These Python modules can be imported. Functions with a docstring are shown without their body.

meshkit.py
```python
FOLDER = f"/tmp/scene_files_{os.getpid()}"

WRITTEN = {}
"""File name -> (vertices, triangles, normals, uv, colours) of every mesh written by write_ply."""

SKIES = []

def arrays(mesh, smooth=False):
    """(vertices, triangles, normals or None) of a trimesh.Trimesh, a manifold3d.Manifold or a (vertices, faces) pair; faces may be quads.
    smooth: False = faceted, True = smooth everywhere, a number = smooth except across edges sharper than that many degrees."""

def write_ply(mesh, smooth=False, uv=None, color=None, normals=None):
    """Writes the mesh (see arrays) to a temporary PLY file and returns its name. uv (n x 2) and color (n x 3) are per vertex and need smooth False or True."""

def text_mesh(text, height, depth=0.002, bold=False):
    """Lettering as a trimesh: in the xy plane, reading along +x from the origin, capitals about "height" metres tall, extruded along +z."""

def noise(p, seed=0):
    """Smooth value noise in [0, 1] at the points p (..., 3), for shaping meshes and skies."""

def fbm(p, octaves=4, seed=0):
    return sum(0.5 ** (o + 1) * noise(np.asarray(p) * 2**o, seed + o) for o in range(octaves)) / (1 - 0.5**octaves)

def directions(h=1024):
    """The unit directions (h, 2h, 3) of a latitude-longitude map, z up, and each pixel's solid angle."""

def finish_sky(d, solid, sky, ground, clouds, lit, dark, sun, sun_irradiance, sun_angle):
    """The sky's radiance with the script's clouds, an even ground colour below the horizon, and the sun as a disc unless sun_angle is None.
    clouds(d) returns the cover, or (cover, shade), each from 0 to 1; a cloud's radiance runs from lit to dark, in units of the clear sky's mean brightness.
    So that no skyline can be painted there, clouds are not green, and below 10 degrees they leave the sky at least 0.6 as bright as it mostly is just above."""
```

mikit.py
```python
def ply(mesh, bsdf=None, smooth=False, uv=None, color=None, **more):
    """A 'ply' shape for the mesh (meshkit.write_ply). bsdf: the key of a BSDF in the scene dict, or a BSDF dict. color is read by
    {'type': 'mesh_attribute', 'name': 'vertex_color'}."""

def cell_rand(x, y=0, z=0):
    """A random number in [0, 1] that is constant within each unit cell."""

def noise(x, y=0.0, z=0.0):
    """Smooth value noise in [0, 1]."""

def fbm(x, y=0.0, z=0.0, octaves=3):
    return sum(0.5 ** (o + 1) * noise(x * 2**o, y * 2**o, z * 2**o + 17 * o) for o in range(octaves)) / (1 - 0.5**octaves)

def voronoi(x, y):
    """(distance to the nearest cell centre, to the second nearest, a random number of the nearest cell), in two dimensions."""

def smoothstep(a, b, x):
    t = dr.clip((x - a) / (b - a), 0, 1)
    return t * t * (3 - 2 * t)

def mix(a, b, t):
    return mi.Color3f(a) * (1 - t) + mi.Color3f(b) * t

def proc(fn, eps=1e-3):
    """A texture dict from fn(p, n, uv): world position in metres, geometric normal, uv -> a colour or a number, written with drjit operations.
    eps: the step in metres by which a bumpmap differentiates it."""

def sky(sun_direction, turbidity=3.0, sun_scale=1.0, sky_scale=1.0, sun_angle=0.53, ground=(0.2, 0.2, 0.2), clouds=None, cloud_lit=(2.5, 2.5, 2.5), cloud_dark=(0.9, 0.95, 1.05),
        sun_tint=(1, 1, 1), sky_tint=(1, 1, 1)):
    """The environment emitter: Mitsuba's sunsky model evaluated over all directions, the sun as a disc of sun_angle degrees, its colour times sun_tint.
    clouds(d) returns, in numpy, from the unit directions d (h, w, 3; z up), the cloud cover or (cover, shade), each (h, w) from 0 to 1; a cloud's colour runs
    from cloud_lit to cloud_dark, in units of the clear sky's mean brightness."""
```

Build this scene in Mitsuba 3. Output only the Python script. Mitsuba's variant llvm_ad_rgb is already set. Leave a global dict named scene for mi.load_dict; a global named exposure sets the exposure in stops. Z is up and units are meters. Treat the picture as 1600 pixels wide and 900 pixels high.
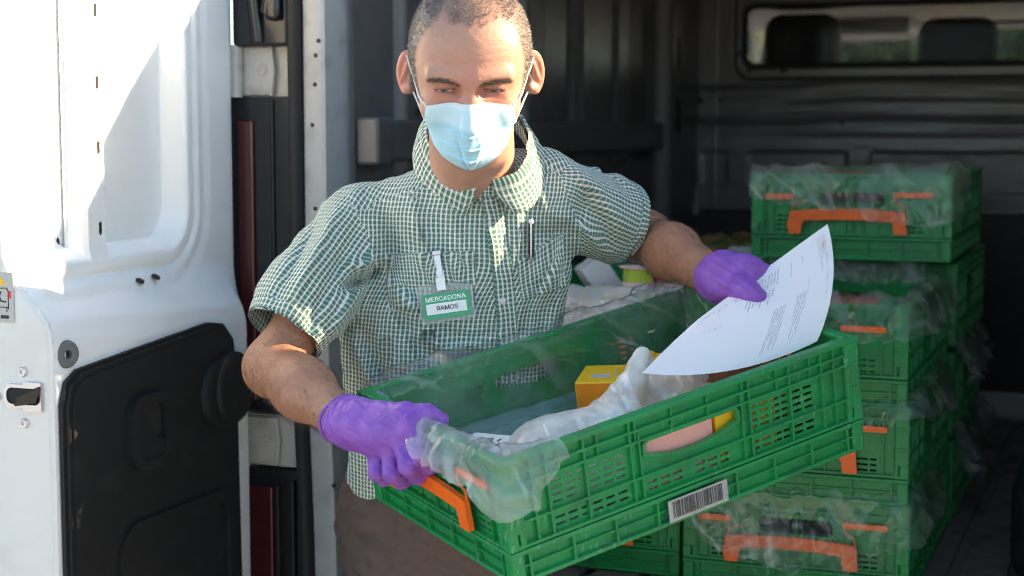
import math, random
import numpy as np
import trimesh
import drjit as dr
import mitsuba as mi
import mikit, meshkit
from scipy.spatial import cKDTree
from shapely.geometry import Polygon, box as sbox, Point, LineString
from shapely.ops import unary_union

T = mi.ScalarTransform4f
# ------------------------------------------------------------------ camera, sky, exposure
CAM = np.array([0, 0, 1.53]); F_PX = 2537.0; PITCH = math.atan(250 / F_PX)
FW = np.array([0, math.cos(PITCH), -math.sin(PITCH)]); UP = np.array([0, math.sin(PITCH), math.cos(PITCH)]); RT = np.array([1.0, 0, 0])
TH = math.radians(21.2)                                   # the van stands turned by this angle
HU = np.array([math.sin(TH), math.cos(TH), 0]); HV = np.array([math.cos(TH), -math.sin(TH), 0]); H0 = np.array([-.486, 2.9, 0])
SUN_UVZ = np.array([1.0, 2.0, 1.0])                      # the sun stands over the van's front right corner
SUN = SUN_UVZ[0] * HU + SUN_UVZ[1] * HV + np.array([0, 0, SUN_UVZ[2]])
exposure = 3.72
scene, labels = {}, {}
scene['camera'] = {'type': 'thinlens', 'fov': 2 * math.degrees(math.atan(800 / F_PX)), 'fov_axis': 'x', 'near_clip': 0.05, 'far_clip': 400.0,
                   'aperture_radius': 0.0075, 'focus_distance': 2.36,
                   'to_world': T().look_at(origin=CAM.tolist(), target=(CAM + FW).tolist(), up=[0, 0, 1])}
scene['sky'] = mikit.sky(SUN.tolist(), turbidity=3, ground=(.3, .29, .27), sky_tint=(1.06, 1.0, .93), sun_tint=(1.0, 1.0, .98))

# ------------------------------------------------------------------ materials
def ref(k): return {'type': 'ref', 'id': k}
def pr(color, rough=.5, two=True, **k):
    c = color if isinstance(color, dict) else {'type': 'rgb', 'value': list(color)}
    d = {'type': 'principled', 'base_color': c, 'roughness': rough, **k}
    return {'type': 'twosided', 'bsdf': d} if two else d
def bump(inner, fn, scale=1.0, eps=1e-3):
    return {'type': 'twosided', 'bsdf': {'type': 'bumpmap', 'arbitrary': mikit.proc(fn, eps), 'scale': scale, 'bsdf': inner['bsdf'] if inner['type'] == 'twosided' else inner}}
N = mikit.noise; FB = mikit.fbm; SS = mikit.smoothstep; MX = mikit.mix
def speck(base, dirt, sc=40.0, amt=.5, lo=.5, hi=.8):
    def f(p, n, uv):
        t = SS(lo, hi, FB(p.x * sc, p.y * sc, p.z * sc, 4)) * amt
        return MX(base, dirt, t)
    return mikit.proc(f)
scene['white_paint'] = pr(speck((.78, .79, .80), (.66, .65, .62), 9, .2, .52, .75), .28, specular=.5, clearcoat=.6, clearcoat_gloss=.9)
scene['cream_paint'] = pr(speck((.76, .73, .69), (.66, .62, .57), 10, .4, .5, .72), .35, clearcoat=.4, clearcoat_gloss=.8)
scene['grey_paint'] = pr(speck((.36, .37, .38), (.25, .25, .25), 25, .5), .4, clearcoat=.3, clearcoat_gloss=.7)
scene['dark_paint'] = pr(speck((.078, .078, .085), (.066, .066, .072), 18, .6), .34, clearcoat=.45, clearcoat_gloss=.9)
scene['mid_grey_paint'] = pr(speck((.088, .091, .098), (.070, .071, .076), 18, .6), .36, clearcoat=.4, clearcoat_gloss=.8)
def grain(p, n, uv): return N(p.x * 900, p.y * 900, p.z * 900) * .00025 + N(p.x * 400, p.y * 400, p.z * 400) * .0003
scene['black_plastic'] = bump(pr(speck((.010, .0105, .012), (.02, .02, .019), 30, .5, .5, .8), .5, specular=.4), grain, 1.0, 4e-4)
scene['black_gloss'] = pr((.012, .012, .014), .18, specular=.5)
scene['rubber_and_hole_black'] = pr((.013, .013, .013), .7)  # real rubber, and also the painted dark of holes and wells
scene['rubber_grey'] = pr((.11, .12, .125), .55)
scene['red_lens'] = pr((.055, .004, .006), .16, specular=.6, clearcoat=.5, clearcoat_gloss=.95)
scene['steel'] = {'type': 'twosided', 'bsdf': {'type': 'roughconductor', 'material': 'Cr', 'alpha': .22}}
scene['hinge_metal'] = pr(speck((.48, .455, .42), (.30, .26, .22), 22, .6, .55, .8), .45)
scene['glass_pane'] = {'type': 'thindielectric', 'int_ior': 1.35}
def crate_col(p, n, uv):
    t = SS(.45, .75, FB(p.x * 22, p.y * 22, p.z * 22, 4))
    s = SS(.72, .80, N(p.x * 260, p.y * 260, p.z * 60)) * SS(.5, .65, FB(p.x * 14, p.y * 14, p.z * 14 + 5, 3))
    sc = SS(.80, .9, N(p.x * 30 + p.z * 60, p.y * 30, p.z * 420)) * SS(.5, .7, FB(p.x * 9 + 4, p.y * 9, p.z * 9, 3))
    d = SS(.55, .8, FB(p.x * 60, p.y * 60, p.z * 60 + 9, 4))
    return MX(MX(MX((.010, .235, .062), (.018, .185, .056), t), (.12, .36, .19), dr.clip(s * .55 + sc * .5, 0, 1)), (.045, .12, .05), d * .35)
scene['crate_green'] = pr(mikit.proc(crate_col), .36, specular=.5)
scene['crate_green_faded'] = pr(mikit.proc(lambda p, n, uv: MX(crate_col(p, n, uv), (.035, .255, .09), .45)), .44, specular=.45)
scene['crate_green_deep'] = pr(mikit.proc(lambda p, n, uv: MX(crate_col(p, n, uv), (.006, .205, .058), .35)), .30, specular=.5)
scene['crate_orange'] = pr(speck((.88, .145, .012), (.7, .12, .02), 50, .5), .38, specular=.5)
def film_op(p, n, uv):
    a = FB(uv.x * 9, uv.y * 9, 0, 4)
    w = FB(uv.x * 4 + 9, uv.y * 4, 2.0, 2) * 2.5
    s1 = N((uv.x + uv.y * w * .5) * 6, (uv.y - uv.x * w * .6) * 70, 1.0); s2 = N((uv.x * .8 - uv.y) * 46 + w * 5, (uv.x + uv.y) * 5, 6.0)
    return .03 + .09 * SS(.40, .72, a) + .24 * SS(.72, .98, s1) * SS(.35, .65, a) + .12 * SS(.70, .98, s2)
def film_bsdf(w, col, rough=.3): return {'type': 'blendbsdf', 'weight': w if isinstance(w, dict) else {'type': 'rgb', 'value': w}, 'clear': {'type': 'thindielectric', 'int_ior': 1.5}, 'milky': pr(col, rough, specular=.7, clearcoat=1.0, clearcoat_gloss=.9)}
scene['film'] = film_bsdf(mikit.proc(film_op), (.78, .80, .80))
scene['film_milky'] = film_bsdf(.55, (.80, .79, .77))
scene['film_milky2'] = film_bsdf(mikit.proc(lambda p, n, uv: .07 + 1.7 * film_op(p, n, uv)), (.76, .78, .78))
scene['film_blue'] = film_bsdf(.34, (.36, .62, .66))
scene['paper_white'] = pr((.83, .83, .82), .8)
scene['card_white'] = pr((.78, .77, .75), .6)

# ------------------------------------------------------------------ helpers
def add(key, mesh, mat, smooth=False, uv=None, color=None, tw=None, label=None):
    d = mikit.ply(mesh, mat, smooth=smooth, uv=uv, color=color)
    if tw is not None: d['to_world'] = tw
    scene[key] = d
    if label: labels[key] = {'label': label}
def L(key, label, cat, group=None, kind=None):
    labels[key] = {'label': label, 'category': cat}
    if group: labels[key]['group'] = group
    if kind: labels[key]['kind'] = kind
def num(base, i): return base if i == 0 else f'{base}_{i:03d}'
def ray(px, py): return FW + RT * (px - 800) / F_PX + UP * (450 - py) / F_PX
def at(px, py, Y):
    d = ray(px, py); return CAM + d * (Y / d[1])
def van(u, v, z): return H0 + u * HU + v * HV + np.array([0, 0, z])
VAN_M = np.eye(4); VAN_M[:3, 0] = HU; VAN_M[:3, 1] = HV; VAN_M[:3, 2] = [0, 0, 1]; VAN_M[:3, 3] = H0
VM = np.array([[HU[0], HV[0], 0], [HU[1], HV[1], 0], [0, 0, 1.0]])          # (u, v, z): a left-handed frame
def vanpts(P): return np.asarray(P) @ VM.T + H0
def flip(m): return trimesh.Trimesh(m.vertices, m.faces[:, ::-1], process=False)
def vmesh(m):                                                              # mesh given in van coordinates -> world
    return trimesh.Trimesh(vanpts(m.vertices), m.faces[:, ::-1], process=False)
def cat(ms): return trimesh.util.concatenate([m for m in ms if m is not None])
def bx(x0, x1, y0, y1, z0, z1):
    m = trimesh.creation.box(extents=[x1 - x0, y1 - y0, z1 - z0]); m.apply_translation([(x0 + x1) / 2, (y0 + y1) / 2, (z0 + z1) / 2]); return m
def rbx(x0, x1, y0, y1, z0, z1, r=.004, n=3):                               # box with rounded edges
    import manifold3d as m3
    r = min(r, (x1 - x0) * .45, (y1 - y0) * .45, (z1 - z0) * .45)
    s = m3.Manifold.sphere(r, 4 * n)
    ps = [s.translate([x, y, z]) for x in (x0 + r, x1 - r) for y in (y0 + r, y1 - r) for z in (z0 + r, z1 - r)]
    h = m3.Manifold.batch_hull(ps).to_mesh()
    return trimesh.Trimesh(np.array(h.vert_properties[:, :3]), np.array(h.tri_verts), process=False)
def grid(P, uv=None, closed=False):                                        # P (n, m, 3) -> mesh, optional uv (n, m, 2)
    n, m = P.shape[:2]
    i = np.arange(n * m).reshape(n, m)
    if closed: i = np.hstack([i, i[:, :1]])
    f = np.stack([i[:-1, :-1], i[:-1, 1:], i[1:, 1:], i[1:, :-1]], -1).reshape(-1, 4)
    f = np.vstack([f[:, [0, 1, 2]], f[:, [0, 2, 3]]])
    return trimesh.Trimesh(P.reshape(-1, 3), f, process=False)
def extr(poly, d):                                                         # shapely polygon in xy extruded along z
    gs = getattr(poly, 'geoms', [poly])
    return cat([trimesh.creation.extrude_polygon(g, d, engine='earcut') for g in gs if g.area > 1e-9])
def place(m, o, ex, ey, ez):                                               # local xyz -> o + x ex + y ey + z ez
    M = np.stack([ex, ey, ez], 1); v = m.vertices @ M.T + np.asarray(o)
    f = m.faces if np.linalg.det(M) > 0 else m.faces[:, ::-1]
    return trimesh.Trimesh(v, f, process=False)
def tube(pts, r, n=10, cap=True):
    pts = np.asarray(pts, float); r = np.broadcast_to(np.asarray(r, float), (len(pts),))
    t = np.gradient(pts, axis=0); t /= np.linalg.norm(t, axis=1, keepdims=True) + 1e-12
    a = np.array([0, 0, 1.0]) if abs(t[0][2]) < .9 else np.array([1.0, 0, 0]); rings = []
    x = np.cross(t[0], a)
    for k in range(len(pts)):
        x = x - t[k] * (x @ t[k]); x /= np.linalg.norm(x); y = np.cross(t[k], x)
        th = np.linspace(0, 2 * np.pi, n, endpoint=False)
        rings.append(pts[k] + r[k] * (np.cos(th)[:, None] * x + np.sin(th)[:, None] * y))
    P = np.array(rings); m = grid(P, closed=True)
    if not cap: return m
    v = np.vstack([m.vertices, pts[:1], pts[-1:]]); c0, c1 = len(v) - 2, len(v) - 1
    i = np.arange(n); j = (i + 1) % n; o = (len(pts) - 1) * n
    f = np.vstack([m.faces, np.stack([j, i, i * 0 + c0], 1), np.stack([o + i, o + j, i * 0 + c1], 1)])
    return trimesh.Trimesh(v, f, process=False)
def cyl(o, axis, r, h, n=24):
    axis = np.asarray(axis, float); axis /= np.linalg.norm(axis); o = np.asarray(o, float)
    return tube([o, o + axis * h * .5, o + axis * h], r, n)
def lathe(o, axis, prof, n=32):                                            # prof: (radius, height) pairs
    axis = np.asarray(axis, float); axis /= np.linalg.norm(axis)
    x = np.cross(axis, [0, 0, 1.0] if abs(axis[2]) < .9 else [1.0, 0, 0]); x /= np.linalg.norm(x); y = np.cross(axis, x)
    th = np.linspace(0, 2 * np.pi, n, endpoint=False)
    P = np.array([np.asarray(o) + axis * h + r * (np.cos(th)[:, None] * x + np.sin(th)[:, None] * y) for r, h in prof])
    return grid(P, closed=True)
def rr(x0, x1, y0, y1, r): return sbox(x0 + r, y0 + r, x1 - r, y1 - r).buffer(r, 8)
def sst(a, b, x):
    t = np.clip((x - a) / (b - a), 0, 1); return t * t * (3 - 2 * t)
def sdrr(x, y, x0, x1, y0, y1, r):                                          # signed distance to a rounded rectangle
    qx = np.abs(x - (x0 + x1) / 2) - (x1 - x0) / 2 + r; qy = np.abs(y - (y0 + y1) / 2) - (y1 - y0) / 2 + r
    return np.minimum(np.maximum(qx, qy), 0) + np.hypot(np.maximum(qx, 0), np.maximum(qy, 0)) - r

# ------------------------------------------------------------------ setting
def pave_col(p, n, uv):
    a = FB(p.x * 3, p.y * 3, 0, 5); b = N(p.x * 300, p.y * 300)
    return MX((.30, .285, .265), (.20, .19, .18), SS(.35, .7, a)) * (.85 + .3 * b)
scene['pavement_mat'] = pr(mikit.proc(pave_col), .85)
gx = np.linspace(-150, 150, 61)
P = np.stack([*np.meshgrid(gx, gx, indexing='ij'), np.zeros((61, 61))], -1)
add('pavement', flip(grid(P)) if grid(P).face_normals[0][2] < 0 else grid(P), 'pavement_mat')
labels['pavement'] = {'label': 'pale concrete pavement in sun beyond the door hinge', 'category': 'pavement', 'kind': 'structure'}

# ------------------------------------------------------------------ the van: u runs into it, v to the right
FZ = .715; ROOF = 1.955; VR = 1.47                                         # floor, roof edge, right wall
V = 'van'
# rear left door, open at a right angle; its inner face is the plane v = 0
nu, nz = 300, 420
uu = np.linspace(-.607, .012, nu); zz = np.linspace(.50, 1.95, nz)
U, Z = np.meshgrid(uu, zz, indexing='ij')
def door_v(U, Z):
    d = sdrr(U, Z, -.60, -.165, 1.325, 2.3, .07)
    v = -.034 * (1 - sst(-.028, .0, d)) - .006 * np.exp(-((d - .022) / .007) ** 2) - .003 * np.exp(-((d - .05) / .012) ** 2)      # recess with its rolled border
    d2 = sdrr(U, Z, -.50, -.186, 1.345, 2.3, .06)
    v += -.004 * (1 - sst(-.005, 0, d2)) - .006 * np.exp(-((d2 + .001) / .0035) ** 2)
    low = sst(1.315, 1.20, Z + .06 * (U + .3)) * sst(-.0, -.07, U)
    v += .048 * low                                                        # the lower half bulges inwards into a shelf
    v += .004 * np.exp(-((Z - 1.236 + .05 * (U + .3)) / .012) ** 2) * sst(-.03, -.1, U)
    v -= .035 * sst(-.565, -.607, U) * sst(1.25, 1.40, Z)
    v -= .02 * sst(-.03, .012, U)
    return v
Vd = door_v(U, Z)
lean = .0
add('van__rear_door', vmesh(grid(np.stack([U, Vd, Z], -1))), 'white_paint', smooth=60, label='open white rear door seen from inside')
# the latch edge and outer skin
edge = []
prof = np.linspace(.50, 1.95, 80)
P = np.stack([np.stack([np.full(80, -.607), np.interp(prof, zz, Vd[0]), prof], -1),
              np.stack([np.full(80, -.614), np.interp(prof, zz, Vd[0]) - .006, prof], -1),
              np.stack([np.full(80, -.616), np.full(80, -.03), prof], -1), np.stack([np.full(80, -.612), np.full(80, -.06), prof], -1),
              np.stack([np.full(80, -.60), np.full(80, -.085), prof], -1), np.stack([np.full(80, .01), np.full(80, -.085), prof], -1),
              np.stack([np.full(80, .012), np.full(80, -.02), prof], -1)])
add('van__rear_door__edge_panel', vmesh(grid(P)), 'cream_paint', smooth=40, label='cream latch edge of the open rear door')
# hat section stiffener with slots
hu0 = -.418
hat = np.array([[-.045, -.034], [-.036, -.033], [-.03, -.012], [-.022, -.006], [.022, -.006], [.03, -.012], [.036, -.033], [.045, -.034]])
zs = np.linspace(1.322, 1.95, 30)
P = np.array([[[hu0 + a * (1 - .0), b + .006 * (z < 1.33), z] for a, b in hat] for z in zs])
add('van__rear_door__stiffener', vmesh(grid(P)), 'white_paint', smooth=35)
for i, z in enumerate((1.375, 1.50, 1.60, 1.71, 1.83)):
    m = extr(rr(-.0032, .0032, -.010, .010, .0031), .0018)
    add('van__rear_door__' + num('slot', i), vmesh(place(m, [hu0 + .008, -.0070, z], [1, 0, 0], [0, 0, 1], [0, 1, 0])), 'rubber_and_hole_black')  # no cut-outs: black inlays painted as the shade inside slots
add('van__rear_door__seam', vmesh(cat([bx(-.474, -.469, -.042, -.0385, 1.325, 1.95)])), 'rubber_and_hole_black')
for i, (a, zc) in enumerate(((-.33, 1.287), (-.285, 1.2895))):
    m = lathe([a, .0105, zc], [0, -.55, -1], [(.0001, -.0012), (.007, -.0012), (.0078, .002), (.0001, .002)], 18)
    add('van__rear_door__' + num('drain_hole', i), vmesh(m), 'rubber_and_hole_black')  # black discs stand in for the shade inside drain holes
# black trim panel
tp = Polygon([(-.600, .5), (-.600, 1.13), (-.588, 1.163), (-.56, 1.178), (-.45, 1.187), (-.20, 1.207), (-.155, 1.200), (-.128, 1.175), (-.118, 1.13), (-.105, .5)]).buffer(.012, 6).buffer(-.012, 6)
ms = [extr(tp, .006)]
ms[0].apply_translation([0, 0, .004])
outer = tp.buffer(-.006)
m2 = extr(outer, .006); m2.apply_translation([0, 0, .0099]); ms.append(m2)
m3_ = extr(tp.buffer(-.014), .004); m3_.apply_translation([0, 0, .0157]); ms.append(m3_)
hollow = rr(-.47, -.17, .60, .905, .04)
fr = hollow.buffer(.018).difference(hollow); m4 = extr(fr, .007); m4.apply_translation([0, 0, .0195]); ms.append(m4)
add('van__rear_door__trim_panel', vmesh(place(cat(ms), [0, .046, 0], [1, 0, 0], [0, 0, 1], [0, 1, 0])), 'black_plastic', smooth=25, label='black plastic trim on the lower door')
# pull handle: a framed recess with a lever
hp = rr(-.452, -.352, 1.005, 1.115, .03)
hh = hp.buffer(-.012)
m = extr(hp.buffer(.004).difference(hh), .012)
lever = Polygon([(-.440, 1.018), (-.44, 1.085), (-.425, 1.098), (-.41, 1.065), (-.395, 1.045), (-.37, 1.04), (-.365, 1.02)]).buffer(.004)
l2 = extr(lever, .010)
add('van__rear_door__pull_handle', vmesh(place(cat([m, l2]), [0, .0655, 0], [1, 0, 0], [0, 0, 1], [0, 1, 0])), 'black_plastic', smooth=25)
add('van__rear_door__handle_well', vmesh(place(extr(hh, .001), [0, .0660, 0], [1, 0, 0], [0, 0, 1], [0, 1, 0])), 'rubber_and_hole_black')  # flat black sheet painted as the shade in the recess
# round cover
c = [-.158, .062, 1.092]
prof = [(.0001, .024), (.045, .024), (.054, .022), (.0585, .017), (.0595, .0), (.063, -.002)]
m = lathe(c, [0, 1, 0], prof, 40); m.vertices[:, 2] = (m.vertices[:, 2] - 1.092) * 1.05 + 1.092
m2 = lathe([-.185, .066, 1.087], [0, 1, 0], [(.0001, .013), (.05, .013), (.058, .008), (.06, 0)], 36)
add('van__rear_door__round_cover', vmesh(cat([m, m2])), 'black_plastic', smooth=35)
# rubber buffer
bc = np.array([-.571, .03, 1.202])
prof = [(.0001, .018), (.006, .018), (.0065, .026), (.013, .0275), (.018, .026), (.0205, .022), (.021, .016), (.0195, .013), (.0215, .010), (.0215, .002), (.022, -.012)]
m = lathe(bc, [-.35, 1, 0], prof, 36); add('van__rear_door__rubber_buffer', vmesh(m), 'rubber_grey', smooth=40)
m = lathe(bc + np.array([-.35, 1, 0]) / 1.06 * .0185, [-.35, 1, 0], [(.0001, .0005), (.0055, .0005), (.006, -.002)], 16)
add('van__rear_door__buffer_hole', vmesh(m), 'rubber_and_hole_black')  # black disc painted for the shade at the bottom of the hole
for i, z in enumerate((1.179, 1.104)):
    m = lathe([-.6165, .002, z], [-1, 0, 0], [(.0001, .0015), (.0028, .0015), (.003, .004), (.0065, .0042), (.0075, .002), (.0078, -.002)], 20)
    add('van__rear_door__' + num('screw', i), vmesh(m), 'steel', smooth=30)
m = lathe([-.6165, -.045, 1.14], [-1, 0, 0], [(.0001, .003), (.006, .003), (.0075, -.002)], 18)
add('van__rear_door__screw_002', vmesh(m), 'steel', smooth=30)
sl = rr(-.030, .036, 1.127, 1.161, .012).union(rr(.004, .036, 1.122, 1.165, .004))
sl2 = rr(-.025, .034, 1.132, 1.156, .010)
add('van__rear_door__latch_plate', vmesh(place(extr(sl.difference(sl2), .005), [-.6165, 0, 0], [0, 1, 0], [0, 0, 1], [-1, 0, 0])), 'steel', smooth=20)
add('van__rear_door__latch_pocket', vmesh(place(extr(sl2, .0015), [-.6163, 0, 0], [0, 1, 0], [0, 0, 1], [-1, 0, 0])), 'rubber_and_hole_black')  # flat black sheet for the shade inside the latch opening
add('van__rear_door__latch_claw', vmesh(place(cat([extr(Polygon([(-.005, 1.132), (.028, 1.138), (.034, 1.158), (.02, 1.150), (.0, 1.142)]).buffer(.002), .010)]), [-.6175, 0, 0], [0, 1, 0], [0, 0, 1], [-1, 0, 0])), 'black_gloss', smooth=20)
# warning label on the edge
wl = rr(-.085, -.022, 1.25, 1.323, .004)
scene['label_grey'] = pr((.52, .49, .46), .35); scene['label_yellow'] = pr((.9, .55, .02), .4); scene['label_red'] = pr((.75, .05, .04), .4); scene['ink'] = pr((.03, .03, .035), .6)
S = lambda poly, k: vmesh(place(extr(poly, .0006), [-.617 - .0006 * k, .012, 0], [0, 1, 0], [0, 0, 1], [-1, 0, 0]))
add('van__rear_door__warning_label', S(wl, 0), 'label_grey', label='grey safety sticker with a yellow warning triangle')
tri = Polygon([(-.056, 1.304), (-.036, 1.304), (-.046, 1.321)])
draw = [LineString([(-.08, 1.298), (-.034, 1.300), (-.031, 1.296), (-.031, 1.27)]).buffer(.0007), LineString([(-.08, 1.272), (-.031, 1.272)]).buffer(.0007), LineString([(-.034, 1.272), (-.034, 1.266)]).buffer(.0007),
        LineString([(-.044, 1.294), (-.047, 1.288), (-.044, 1.281), (-.036, 1.280)]).buffer(.0012), rr(-.045, -.031, 1.2555, 1.2605, .001)] + [LineString([(-.08, z), (-.05, z)]).buffer(.0005) for z in (1.2545, 1.2575)]
add('van__rear_door__label_triangle', S(tri, 1), 'label_yellow')
add('van__rear_door__label_mark', S(rr(-.0465, -.0455, 1.309, 1.3165, .0004).union(rr(-.0465, -.0455, 1.3055, 1.307, .0004)), 2), 'ink')
add('van__rear_door__label_drawing', S(unary_union(draw), 1), 'ink')
add('van__rear_door__label_arrow', S(rr(-.030, -.026, 1.285, 1.296, .0015), 1), 'label_red')

# rear corner beside the hinges: black lamp column, red lens, hinges
def zcol(z0, z1, dv=0, du=0, v0=.0, v1=.11): return bx(du, du + .03, v0, v1, z0, z1)
add('van__tail_lamp', vmesh(cat([rbx(.005, .06, -.03, .108, 1.02, 1.585, .006), rbx(.012, .07, -.012, .108, .50, .915, .006)])), 'black_gloss', smooth=30, label='dark tail lamp column beside the hinges')
lens = [rbx(-.002, .03, -.004, .030, 1.04, 1.545, .006)]
add('van__tail_lamp__lens', vmesh(lens[0]), 'red_lens', smooth=30)
add('van__tail_lamp__lens_001', vmesh(rbx(.002, .03, .004, .056, .5, .885, .005)), 'red_lens', smooth=30)
add('van__tail_lamp__rib', vmesh(cat([rbx(.0, .03, .062, .07, 1.04, 1.58, .003), rbx(-.004, .03, .090, .1, 1.04, 1.30, .004), rbx(-.004, .03, .066, .072, .5, .89, .002), rbx(-.006, .03, .096, .104, .5, .9, .004)])), 'black_plastic', smooth=30)
wr = cat([rbx(-.008, .06, .075, .105, 1.10, 1.30, .006)])
add('van__corner_cover', vmesh(cat([rbx(-.012, .07, -.004, .108, 1.672, 1.95, .008), tube([[-.014, .03, 1.95], [-.018, .045, 1.75], [-.014, .05, 1.68]], .012), tube([[-.014, .085, 1.95], [-.022, .088, 1.80], [-.015, .07, 1.73]], .014), rbx(-.03, .02, .07, .10, 1.715, 1.76, .01)])), 'black_gloss', smooth=40)
for i, zc in enumerate((1.63, .967)):
    k = 'van__' + num('hinge', i)
    add(k, vmesh(cat([bx(.022, .05, -.03, .108, zc - .047, zc + .047), rbx(.012, .024, -.008, .062, zc - .043, zc + .043, .003), tube([[.012, .060, zc - .043], [.010, .066, zc], [.012, .060, zc + .043]], .004), tube([[.0, -.004, zc - .046], [.0, -.004, zc + .046]], .012)])), 'hinge_metal', smooth=30, label='cream painted door hinge with one bolt')
    add(k + '__bolt', vmesh(lathe([.012, .044, zc + .002], [-1, 0, 0], [(.0001, .002), (.003, .002), (.0035, .005), (.0075, .005), (.0085, .002), (.0105, .0015), (.011, 0)], 22)), 'hinge_metal', smooth=25)
# door seal and painted pillar
zz2 = np.linspace(.45, 1.95, 30)
bow = lambda z: .012 * sst(1.2, .7, z)
add('van__door_seal', vmesh(cat([tube([[-.012, .121 + bow(z), z] for z in zz2], .0125, 14), bx(.0, .07, .108, .132, .45, 1.95)])), 'rubber_and_hole_black', smooth=60)
P = np.array([[[a, b + bow(z), z] for a, b in ((.02, .132), (-.004, .133), (-.008, .138), (-.008, .168), (-.004, .176), (.02, .180), (.06, .182), (.09, .186), (.11, .20))] for z in zz2])
add('van__pillar', vmesh(grid(P)), 'grey_paint', smooth=40, label='light grey painted frame of the rear opening')
for i, (b, z) in enumerate(((.166, 1.68), (.160, 1.655), (.158, 1.605), (.152, 1.535), (.156, 1.39), (.178, .90))):
    m = lathe([-.0085, b + bow(z), z], [-1, 0, 0], [(.0001, .0008), (.0035, .0008), (.004, -.001)], 14)
    add('van__pillar__' + num('hole', i), vmesh(m), 'rubber_and_hole_black')  # black discs laid on the pillar as the dark of holes

# left inner wall
uu = np.linspace(.06, 2.27, 300); zz = np.linspace(FZ - .02, 2.0, 170)
U, Z = np.meshgrid(uu, zz, indexing='ij')
W = np.full_like(U, .20)
for u0, w, h in ((.285, .05, .020), (.95, .05, .013), (1.32, .03, .010), (1.62, .05, .013)):
    W += h * (sst(u0 - w - .012, u0 - w, U) - sst(u0 + w, u0 + w + .012, U)) * sst(1.42, 1.46, Z)
d = sdrr(U, Z, .40, .90, 1.50, 2.3, .05); W -= .014 * (1 - sst(-.015, 0, d))
d = sdrr(U, Z, 1.02, 1.26, 1.44, 2.3, .05); W -= .014 * (1 - sst(-.015, 0, d))
d = sdrr(U, Z, 1.72, 1.92, 1.44, 2.3, .05); W -= .014 * (1 - sst(-.015, 0, d))
d = sdrr(U, Z, .2, .85, .9, 1.38, .06); W -= .012 * (1 - sst(-.015, 0, d))
W += .05 * sst(1.93, 1.96, U)                                              # post before the partition
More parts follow.
